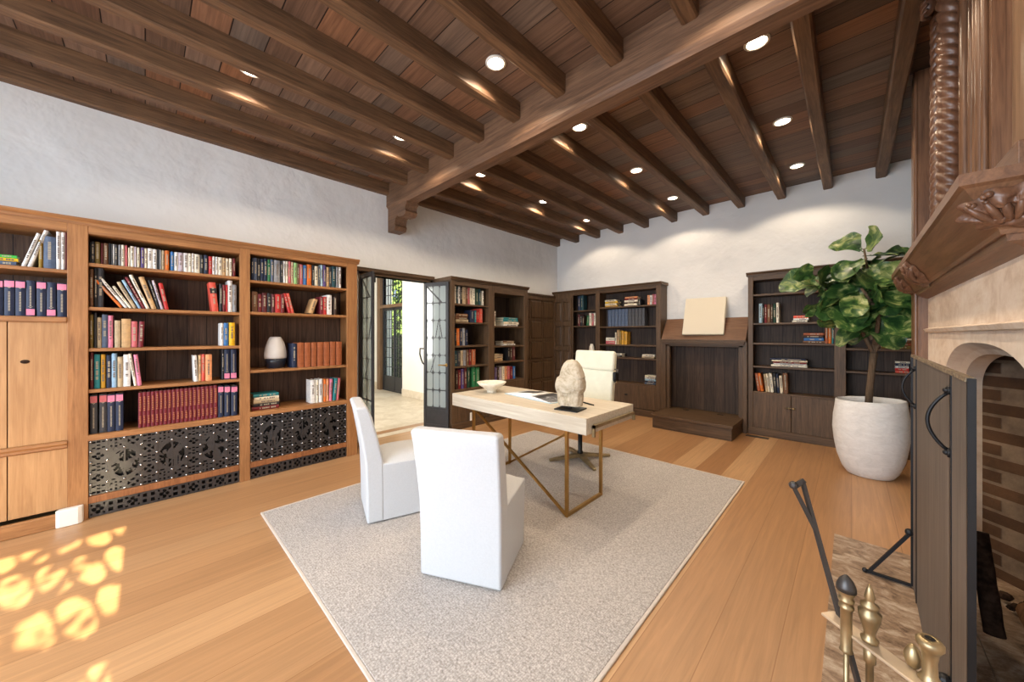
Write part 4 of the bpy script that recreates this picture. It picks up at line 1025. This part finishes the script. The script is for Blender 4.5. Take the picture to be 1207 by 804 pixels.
# ------------------------------------------------------------------ slip-covered side chairs
def subd(o, lv=2, crease=None):
    m = o.modifiers.new('s', 'SUBSURF'); m.levels = lv; m.render_levels = lv; return o
def dining_chair(label, A, Bp, scale=1):
    """A, B: the two bottom corners of the back, seen from behind left to right"""
    A = Vector(A); Bp = Vector(Bp); w = (Bp-A).length; rz = math.atan2(Bp.y-A.y, Bp.x-A.x)
    t = thing('side_chair', label, 'chair', (A.x, A.y, RZT), rz, 'white linen chairs in front of the desk')
    # local: x across, y forward, z up
    H, SD, SH = .865, .50, .47
    b = MB()
    # back slab, leaning back at the top, slightly flared in width
    sec = []
    for z, y0, y1, f in ((.006, .0, .12, 0), (.25, -.004, .12, 0), (.45, -.012, .115, .002), (.62, -.038, .075, .006), (.78, -.068, .035, .010), (H-.02, -.086, .008, .012), (H, -.080, -.002, .006)):
        sec.append([(-f, y0, z), (w+f, y0, z), (w+f, y1, z), (-f, y1, z)])
    vs = [p for s in sec for p in s]; m = len(sec)
    b.add(vs, [[j*4+i, j*4+(i+1) % 4, (j+1)*4+(i+1) % 4, (j+1)*4+i] for j in range(m-1) for i in range(4)]+[[0, 3, 2, 1], [(m-1)*4+i for i in range(4)]])
    o = b.build('backrest', M['linen'], t, bevel=.016, seg=3); autosmooth(o, 50)
    b = MB()
    # skirted base, tapering in slightly toward floor
    y0 = .10; b.add([(.004, y0, .006), (w-.004, y0, .006), (w-.004, SD-.02, .006), (.004, SD-.02, .006), (0, y0, SH-.04), (w, y0, SH-.04), (w, SD, SH-.04), (0, SD, SH-.04)],
        [[0, 3, 2, 1], [4, 5, 6, 7], [0, 1, 5, 4], [1, 2, 6, 5], [2, 3, 7, 6], [3, 0, 4, 7]])
    o = b.build('skirted_base', M['linen'], t, bevel=.012, seg=2); autosmooth(o, 50)
    b = MB(); n = 10; vs = []
    for j in range(n+1):
        for i in range(n+1):
            u, v = i/n, j/n; d = (1-abs(2*u-1)**4)*(1-abs(2*v-1)**4)
            vs.append((.002+(w-.004)*u, .105+(SD-.108)*v, SH-.045+.055*d))
    fs = [[j*(n+1)+i, j*(n+1)+i+1, (j+1)*(n+1)+i+1, (j+1)*(n+1)+i] for j in range(n) for i in range(n)]
    b.add(vs, fs); o = b.build('seat_cushion', M['linen'], t, True)
    b = MB()
    for x, y in ((.05, .05), (w-.05, .05), (.05, SD-.06), (w-.05, SD-.06)): b.lathe([(.018, 0), (.018, .02)], (x, y, -.0), 12)
    b.build('glides', M['black'], t)
    return t
dining_chair('white linen slip-covered chair nearest, its back turned square on', (-1.792, 1.097), (-1.350, 1.321))
dining_chair('white linen slip-covered chair beside the bookcase, seen from its side', (-2.985, 1.262), (-2.53, 1.115))

# ------------------------------------------------------------------ desk
dk = thing('writing_desk', 'bleached oak writing desk on crossed brass frame', 'desk', (0, 0, RZT))
DX0, DX1, DY0, DY1, DT, DB = -2.945, -1.362, 2.178, 2.93, .787, .665
MB().box(DX0, DX1, DY0, DY1, DB, DT).build('desk_top', M['lime'], dk, bevel=.004)
b = MB(); x = DX1+.022
b.bar((x, DY0+.055, DB+.055), (x, DY1-.03, DB+.055), .02, .022).bar((x, DY0+.065, DB+.066), (x, DY0+.065, DB-.02), .02, .02).bar((x, DY1-.04, DB+.066), (x, DY1-.04, DB-.005), .02, .02)
b.box(DX1-.004, DX1+.02, DY0+.09, DY0+.11, DB+.045, DB+.065).box(DX1-.004, DX1+.02, DY1-.09, DY1-.07, DB+.045, DB+.065)
b.build('end_rail', M['abrass'], dk)
lx0, lx1, ly0, ly1 = -2.66, -1.562, 2.225, 2.73; q = .024
for x in (lx0, lx1):
    b = MB(); b.box(x-q/2, x+q/2, ly0-q/2, ly0+q/2, .0, DB).box(x-q/2, x+q/2, ly1-q/2, ly1+q/2, 0, DB).box(x-q/2, x+q/2, ly0+q/2, ly1-q/2, 0, q).build('frame_leg', M['brass'], dk, bevel=.002)
MB().bar((lx0+.03, ly0, DB-.01), (lx1-.01, ly0, .015), .018, .018, (0, 1, 0)).build('diagonal_brace', M['brass'], dk)
MB().bar((lx0+.01, ly1, .015), (lx1-.03, ly1, DB-.01), .018, .018, (0, 1, 0)).build('diagonal_brace', M['brass'], dk)
DZ = RZT+DT+.0006
# bowl
bw = MB(); n = 72; prof = [(.045, 0), (.05, .004), (.046, .018), (.05, .022), (.095, .055), (.135, .085), (.152, .108), (.146, .108), (.128, .086), (.09, .06), (.045, .032), (.002, .028)]
bw.lathe(prof, n=n, flute=.012, nf=36); o = bw.build('fluted_bowl', M['ceramic'], None, True, loc=(-2.70, 2.50, DZ)); tag(o, 'fluted cream ceramic bowl at the left end of the desk', 'bowl')
# open picture book
ob = thing('open_book', 'large open picture book lying on the desk', 'book', (-2.18, 2.63, DZ), R(-8))
b = MB()
b.box(-.335, .335, -.155, .165, 0, .005); b.build('book_cover', M['slatecov'] if 'slatecov' in M else bookmat('pale blue'), ob)
def pagehalf(s, name, mat):
    vs = []; n = 14; ys = (-.148, .158)
    for i in range(n+1):
        t = i/n; x = s*.325*t; z = .006+.024*math.sin(math.pi*min(1, t*1.1)**.6)*(1-t*.55)
        vs += [(x, ys[0], .005), (x, ys[0], z), (x, ys[1], z), (x, ys[1], .005)]
    fs = [[i*4+k, i*4+k+1, (i+1)*4+k+1, (i+1)*4+k] for i in range(n) for k in range(3)]+[[0, 1, 2, 3], [n*4+k for k in range(4)]]
    return MB().add(vs, fs).build(name, mat, ob, True)
pagehalf(-1, 'left_pages', M['paper']); pagehalf(1, 'right_pages', M['paper'])
def photo(x0, x1, y0, y1, name):
    t = NT(name, .3); v = t.coord(); g = t.noise(v, 9, 6, .6, 1.5)
    t.color(t.ramp(g, [(.35, lin((24, 24, 26))), (.52, lin((74, 74, 76))), (.66, lin((176, 176, 176)))]))
    vs = []; n = 8
    for i in range(n+1):
        x = x0+(x1-x0)*i/n; tt = abs(x)/.325; z = .0068+.024*math.sin(math.pi*min(1, tt*1.1)**.6)*(1-tt*.55)
        vs += [(x, y0, z), (x, y1, z)]
    MB().add(vs, [[2*i, 2*i+1, 2*i+3, 2*i+2] for i in range(n)]).build('printed_photograph', t.m, ob, True)
photo(.03, .318, -.14, .15, 'print_a'); photo(-.29, -.05, -.02, .13, 'print_b')
# carved stone head-like lump on a black plinth
sc = thing('stone_sculpture', 'rough weathered stone sculpture on a flat black plinth', 'sculpture', (-1.625, 2.365, DZ), R(8))
MB().box(-.10, .10, -.09, .09, 0, .01).lathe([(.012, .01), (.012, .045)], (0, 0, 0), 12).build('plinth', M['black'], sc)
b = MB(); n = 24; vs = []; lev = [(.035, .01, .01), (.036, .098, .07), (.08, .102, .075), (.13, .106, .075), (.155, .118, .08), (.19, .124, .085), (.22, .12, .088), (.25, .112, .08), (.28, .095, .075), (.31, .086, .07), (.34, .078, .06), (.37, .062, .05), (.392, .04, .035), (.40, .005, .005)]
P = []
for j, (z, a, c) in enumerate(lev):
    P.append((z, a, c))
fine = []
for j in range(len(P)-1):
    for k in range(2):
        t = k/2; fine.append(tuple(P[j][i]*(1-t)+P[j+1][i]*t for i in range(3)))
fine.append(P[-1])
for z, a, c in fine:
    for i in range(n):
        th = 2*math.pi*i/n; x = math.copysign(abs(math.cos(th))**.75, math.cos(th))*a; y = math.copysign(abs(math.sin(th))**.75, math.sin(th))*c
        d = 1+.10*noise.noise(Vector((x*7, y*7, z*6+3)))+.05*noise.noise(Vector((x*26, y*26, z*26)))-(.10 if (x > .03 and z < .17 and y < -.02) else 0)
        if abs(x-.008) < .026 and y < 0 and .09 < z < .135: d *= .6
        vs.append((x*d+(.012 if z > .25 else 0), y*d, z))
m = len(fine)
b.add(vs, [[j*n+i, j*n+(i+1) % n, (j+1)*n+(i+1) % n, (j+1)*n+i] for j in range(m-1) for i in range(n)]+[list(range(n)), [(m-1)*n+i for i in range(n)]])
autosmooth(b.build('carved_stone', M['carvestone'], sc), 16)
o = MB().tube([(-.07, .0, .006), (.07, .0, .006)], .006, 8).build('pen', M['black'], None, True, loc=(-1.63, 2.64, DZ), rz=R(-20)); tag(o, 'black pen lying on the desk behind the stone sculpture', 'pen')

# ------------------------------------------------------------------ desk chair
oc = thing('swivel_chair', 'cream leather high-back desk chair on brass star base', 'chair', (-2.18, 3.36, RZT), R(180))
# local: front of chair is -y after the turn, so +y in local is toward the desk
b = MB()
for k in range(4):
    a = R(45+90*k+12); d = Vector((math.cos(a), math.sin(a), 0)); p = d*.02; q_ = d*.36
    side = Vector((-d.y, d.x, 0))
    b.add([p+side*.03+Vector((0, 0, .07)), p-side*.03+Vector((0, 0, .07)), q_-side*.016+Vector((0, 0, .03)), q_+side*.016+Vector((0, 0, .03)), p+side*.03+Vector((0, 0, .03)), p-side*.03+Vector((0, 0, .03)), q_-side*.016+Vector((0, 0, .004)), q_+side*.016+Vector((0, 0, .004))],
          [[0, 1, 2, 3], [4, 7, 6, 5], [0, 4, 5, 1], [1, 5, 6, 2], [2, 6, 7, 3], [3, 7, 4, 0]])
b.build('star_base', M['abrass'], oc, bevel=.003)
MB().lathe([(.035, .05), (.03, .09), (.024, .1), (.024, .40)], n=20).build('gas_column', M['black'], oc, True)
def pad(name, x0, x1, y0, y1, z0, z1, r, mat=M['leather'], tilt=0, parent=oc):
    o = MB().box(x0, x1, y0, y1, z0, z1).build(name, mat, parent, bevel=r, seg=4); autosmooth(o, 60)
    return o
pad('seat', -.26, .26, -.20, .28, .41, .49, .03)
o = pad('back_cushion', -.255, .255, -.04, .02, .0, .52, .025); o.location = (0, -.22, .47); o.rotation_euler = (R(8), 0, 0)
o = pad('headrest_cushion', -.26, .26, -.045, .032, .505, .735, .03); o.location = (0, -.22, .47); o.rotation_euler = (R(8), 0, 0)
o = pad('back_shell', -.245, .245, -.075, -.04, .0, .72, .012); o.location = (0, -.22, .47); o.rotation_euler = (R(8), 0, 0)
for s in (-1, 1):
    MB().tube([(s*.22, -.30, 1.0), (s*.30, -.30, .99), (s*.315, -.24, .97), (s*.315, -.2, .9), (s*.30, -.28, .86), (s*.22, -.30, .85)], .009, 8).build('arm_bracket', M['stud'], oc, True)
    pad('arm_pad', s*.315-.022, s*.315+.022, -.26, -.18, .87, .98, .02, M['black'])

# ------------------------------------------------------------------ fig tree in white pot
ft = thing('potted_fig_tree', 'fiddle-leaf fig tree in a tall white rounded pot', 'plant', (.13, 5.02, 0))
pp = [(.155, 0), (.17, .006), (.205, .06), (.245, .18), (.268, .32), (.277, .45), (.272, .58), (.262, .68), (.255, .745), (.248, .752), (.24, .75), (.236, .70), (.25, .5)]
o = MB(); n = 64; vs = []
for r, z in pp:
    for i in range(n):
        a = 2*math.pi*i/n; k = 1+.012*noise.noise(Vector((math.cos(a)*2, math.sin(a)*2, z*5))); vs.append((r*k*math.cos(a), r*k*math.sin(a)*.95, z+(0.012*math.cos(a) if z > .6 else 0)))
m = len(pp)
o.add(vs, [[j*n+i, j*n+(i+1) % n, (j+1)*n+(i+1) % n, (j+1)*n+i] for j in range(m-1) for i in range(n)]+[list(range(n))])
o.build('plant_pot', M['potwhite'], ft, True)
MB().lathe([(.001, .68), (.238, .68)], n=32, cap=False).build('soil', M['soil'], ft)
tr = MB()
tk = [(-.01, 0, .67), (.0, 0, .85), (.015, .0, 1.05), (.03, 0, 1.22)]
tr.tube(tk, [.03, .027, .026, .03], 12)
brs = [[(.03, 0, 1.2), (-.08, -.03, 1.5), (-.26, -.06, 1.78), (-.40, -.1, 1.98)], [(.03, 0, 1.22), (.05, .02, 1.6), (.0, .04, 1.95), (-.04, .02, 2.27)], [(.03, 0, 1.22), (.13, .02, 1.5), (.25, 0, 1.8), (.36, -.04, 2.1)], [(.04, 0, 1.3), (.06, -.12, 1.6), (-.06, -.22, 1.85)], [(.02, .0, 1.35), (-.08, .1, 1.7), (-.2, .12, 2.12)]]
for q_ in brs: tr.tube(q_, [.02, .015, .012, .008][:len(q_)], 8)
tr.build('trunk', M['bark'], ft, True)
lf = MB()
def fig_leaf(base, d, up, L, W, cup, droop):
    d = Vector(d).normalized(); side = d.cross(Vector(up)).normalized(); nn = side.cross(d).normalized(); n = 13; vs = []
    for i in range(n+1):
        t = i/n; wv = (.12+.88*math.sin(min(1, t/.62)*math.pi/2)**1.6) if t < .62 else max(0, 1-((t-.62)/.385)**2.4)**.5
        if t > .25 and t < .45: wv *= .93
        wv *= W*.5; cen = Vector(base)+d*L*t+Vector((0, 0, -droop*L*t*t))
        for s, f in ((-1, 1), (-.55, .35), (0, 0), (.55, .35), (1, 1)):
            wav = .012*math.sin(t*15+s*2)*abs(s)
            vs.append(cen+side*s*wv+nn*(cup*wv*f+wav))
    lf.add(vs, [[i*5+k, i*5+k+1, (i+1)*5+k+1, (i+1)*5+k] for i in range(n) for k in range(4)])
    lf.tube([Vector(base)-d*.05, Vector(base), Vector(base)+d*L*.5+Vector((0, 0, -droop*L*.25-.001)), Vector(base)+d*L*.97+Vector((0, 0, -droop*L*.94))], [.004, .004, .003, .001], 5)
rr = random.Random(21)
for bi, q_ in enumerate(brs):
    for k in range(21 if bi < 3 else 14):
        t = .35+.65*(k+.5)/21 if bi < 3 else .4+.6*(k+.5)/14
        f = t*(len(q_)-1); i = min(len(q_)-2, int(f)); base = Vector(q_[i]).lerp(Vector(q_[i+1]), f-i)
        a = k*2.4+bi; el = rr.uniform(-.55, .75)+(.5 if k > 17 else 0)
        d = Vector((math.cos(a), math.sin(a)*.8, el)); L = rr.uniform(.24, .36)
        fig_leaf(base+d*.03, d, (rr.gauss(0, .5)+.01, rr.gauss(-.7, .5), rr.uniform(.3, 1.2)), L, L*rr.uniform(.8, 1.0), rr.uniform(.1, .4), rr.uniform(.1, .5))
o = lf.build('foliage', M['leaf'], ft, True)

# ------------------------------------------------------------------ fireplace screen
s0 = Vector((.243, 2.99)); s1 = Vector((.2195, 1.505)); rz = math.atan2(s1.y-s0.y, s1.x-s0.x); L = (s1-s0).length
fs_ = thing('fireplace_screen', 'tall weathered fireplace screen with black iron handles', 'fireplace screen', (s0.x, s0.y, .013), rz)
# local: x along the screen toward the camera, local -y = room side (west)
zt = 1.262
g1, g2 = .24, 1.248
MB().box(.0, g1-.012, .0, .011, .01, zt).box(g1+.012, g2-.012, .001, .01, .01, zt).box(g2+.012, L, .0, .011, .01, zt).build('screen_panel', M['screenwood'], fs_, bevel=.002)
MB().box(.0, L, -.003, .014, zt, zt+.012).build('top_edge', M['screenedge'], fs_)
for q in ((g1-.011, g1+.011, -.002, .012, zt-.002), (g2-.011, g2+.011, -.002, .012, zt-.002), (L, L+.012, -.001, .014, zt+.01), (-.012, 0, -.003, .014, zt+.012), (.07, .085, -.008, .0, zt)):
    MB().box(q[0], q[1], q[2], q[3], .01, q[4]).build('edging_and_gap_strip', M['iron'], fs_)  # strips at the panel joints are dark fill for the shaded gaps
for xx in (g1, g2):
    hp = []
    for i in range(17):
        t = i/16; hp.append((xx, -.006-.042*math.sin(math.pi*t)**.8, 1.025+.18*t))
    b = MB().tube(hp, .005, 8); b.box(xx-.009, xx+.009, -.008, .0, 1.005, 1.03).box(xx-.009, xx+.009, -.008, 0, 1.20, 1.225)
    b.ball((xx, -.009, 1.018), .009).ball((xx, -.009, 1.213), .009)
    b.build('carry_handle', M['iron'], fs_, True)
for xx in (.078, g2):
    b = MB(); b.bar((xx, -.185, .012), (xx, -.005, .012), .018, .012).bar((xx, -.165, .02), (xx, -.008, .30), .018, .014).ball((xx, -.185, .012), .014).ball((xx, -.012, .30), .02)
    b.build('foot_bracket', M['iron'], fs_)

# ------------------------------------------------------------------ fireplace tools
a0 = onz(975, 722, .60); a1 = onz(1095, 812, .60)
d = (a1-a0); rz = math.atan2(d.y, d.x); LL = d.length
ts = thing('tool_stand', 'brass fireplace tool stand with pale flat crossbar', 'fireplace tools', (a0.x, a0.y, .0125), rz)
zb = .5875
MB().box(0, LL, -.022, .022, zb-.004, zb+.004).build('crossbar', M['rugedge'] if 0 else plain('worn_brass_bar', (206, 186, 160), .35, .5), ts, bevel=.003)
pst = (onz(1025, 759.5, .6)-a0).length
MB().lathe([(.008, .02), (.008, zb-.05), (.012, zb-.045), (.012, zb-.005)], (pst, .0, 0), 16).lathe([(.09, 0), (.09, .012), (.05, .02), (.012, .03)], (pst, 0, 0), 28).build('post', M['abrass'], ts, True)
fin = [(.008, 0), (.016, .004), (.018, .012), (.011, .018), (.012, .03), (.021, .062), (.023, .08), (.014, .086), (.018, .094), (.018, .1), (.009, .106), (.009, .112), (.011, .118), (.006, .14), (.001, .152)]
MB().lathe(fin, (pst, 0, zb+.004), 20).build('finial', M['abrass'], ts, True)
def tool(label, x, y, kind):
    p = Vector((a0.x, a0.y, 0))+Vector((math.cos(rz)*x-math.sin(rz)*y, math.sin(rz)*x+math.cos(rz)*y, 0))
    t = thing('fireplace_tool', label, 'fireplace tool', (p.x, p.y, .0125), rz, 'brass handled fireplace tools on the stand')
    MB().tube([(0, 0, .12), (0, 0, zb+.0)], .006, 8).build('shaft', M['abrass'], t, True)
    if kind == 0:
        h = [(.010, -.07), (.015, -.065), (.012, -.06), (.012, .045), (.016, .05), (.016, .056), (.010, .062), (.016, .068), (.017, .073), (.012, .078), (.019, .092), (.020, .105), (.014, .122), (.004, .134), (.001, .136)]
        MB().lathe(h, (0, 0, zb+.02), 20).build('handle', M['abrass'], t, True); MB().lathe([(.021, .096), (.0205, .108), (.0145, .124), (.0045, .136), (.001, .138)], (0, 0, zb+.02), 20).build('dark_tip', M['ironlt'], t, True)
    elif kind == 1:
        h = [(.018, 0), (.021, .006), (.015, .014), (.013, .02), (.012, .05), (.015, .07), (.019, .078), (.023, .084), (.023, .094), (.018, .10), (.010, .101), (.008, .095)]
        MB().lathe(h, (0, 0, zb), 24).build('handle', M['abrass'], t, True); MB().lathe([(.001, .096), (.009, .096)], (0, 0, zb+.0055), 16, cap=False).build('socket', M['black'], t)
    else:
        MB().lathe([(.007, 0), (.012, .006), (.016, .02), (.016, .03), (.010, .046), (.002, .056)], (0, 0, zb+.004), 20).build('handle', M['abrass'], t, True)
    if kind == 0: MB().box(-.045, .045, -.004, .004, .0, .14).build('shovel_blade', M['abrass'], t)
    elif kind == 1: MB().lathe([(.035, .0), (.03, .08), (.012, .12)], (0, 0, 0), 16).build('brush_head', M['black'], t)
    else: MB().tube([(0, 0, .12), (0, 0, .01)], .006, 8).build('poker_tip', M['iron'], t)
tool('brass fireplace tool with long cylindrical handle and dark acorn tip', (onz(1008, 747, .6)-a0).length-.004, -.024, 0)
tool('brass fireplace tool with open round socket at its top', (onz(1088, 806, .6)-a0).length, .022, 1)
tool('brass fireplace tool with small acorn tip', (onz(1066, 790, .6)-a0).length, .026, 2)
# black iron tongs leaning in the stand
m1 = onz(993, 738, .585); dr = ray(945, 568); tt = 1.42/dr[1]*1.0
top = Vector((m1.x-.17, m1.y+.16, .86))
pt = onz(950, 590, .86) if 0 else ony(946, 568, m1.y+.14)
low = m1+(m1-pt)*1.35; sc_ = (m1.z-.02)/(m1.z-low.z); low = m1+(low-m1)*sc_
tg = thing('iron_tongs', 'black iron fire tongs leaning out of the tool stand', 'fire tongs', (low.x, low.y, .0125))
off = Vector((low.x, low.y, .0125)); axis = (pt-m1).normalized(); sd = axis.cross(Vector((0, 0, 1))).normalized()
b = MB(); b.bar(low-off+Vector((0, 0, .0)), pt-off, .014, .009, sd).bar(pt-axis*.14-off, pt-sd*.03-axis*.02-off, .012, .008, sd).bar(pt-sd*.034-axis*.02-off, pt+sd*.004+axis*.004-off, .014, .014, axis)
b.ball(pt-sd*.03-axis*.012-off, .013, 1, 1, 1)
b.build('tongs_arm', M['ironlt'], tg)

# ------------------------------------------------------------------ small things
g = onz(92, 618)
o = MB().prism([(-4.17, -.44), (-4.13, -.45), (-4.118, -.43), (-4.118, -.345), (-4.13, -.325), (-4.17, -.32)], 'z', .001, .125).build('corner_guard', M['white'], None, bevel=.006)
tag(o, 'small white plastic box against the foot of the oak bookcase', 'box')
o = MB().prism([(3.40, .10), (3.47, .10), (3.47, .22), (3.40, .22)], 'x', LX+.016, LX+.022).build('wall_outlet', M['white'], None); tag(o, 'white power outlet on the dark bookcase foot beneath the desk', 'outlet')
b = MB(); b.box(-1.06, -.80, 5.76, 5.84, .0, .004)
fv = thing('floor_vent', 'narrow slotted metal vent set in floor before the fireside bookcase', 'floor vent', (0, 0, 0))
b.build('vent_frame', M['ironlt'], fv)
b = MB()
for k in range(16): b.box(-1.045+.0155*k, -1.038+.0155*k, 5.77, 5.83, .004, .0055)
b.build('vent_slots', M['black'], fv)
# tree outside the side window: it dapples the sun on the floor
b = MB(); rr = random.Random(4)
for _ in range(190):
    c = Vector((rr.uniform(-.3, .3), rr.uniform(-.2, 1.1), rr.uniform(-1.1, .6))); n = Vector((rr.gauss(0, 1)+1, rr.gauss(0, 1), rr.gauss(0, 1))).normalized(); t = n.orthogonal().normalized(); u = n.cross(t); k = rr.uniform(.05, .11)
    b.add([c-t*k, c+u*k*.55, c+t*k, c-u*k*.55], [[0, 1, 2, 3]])
b.tube([(0, -1.3, -1.2), (.05, -.4, -.3), (-.05, .9, .7)], .02, 6)
o = b.build('garden_tree', M['hedge'], None, loc=(3.0, -1.0, 3.0)); tag(o, 'leafy branch outside the side window that dapples the sun', 'tree')
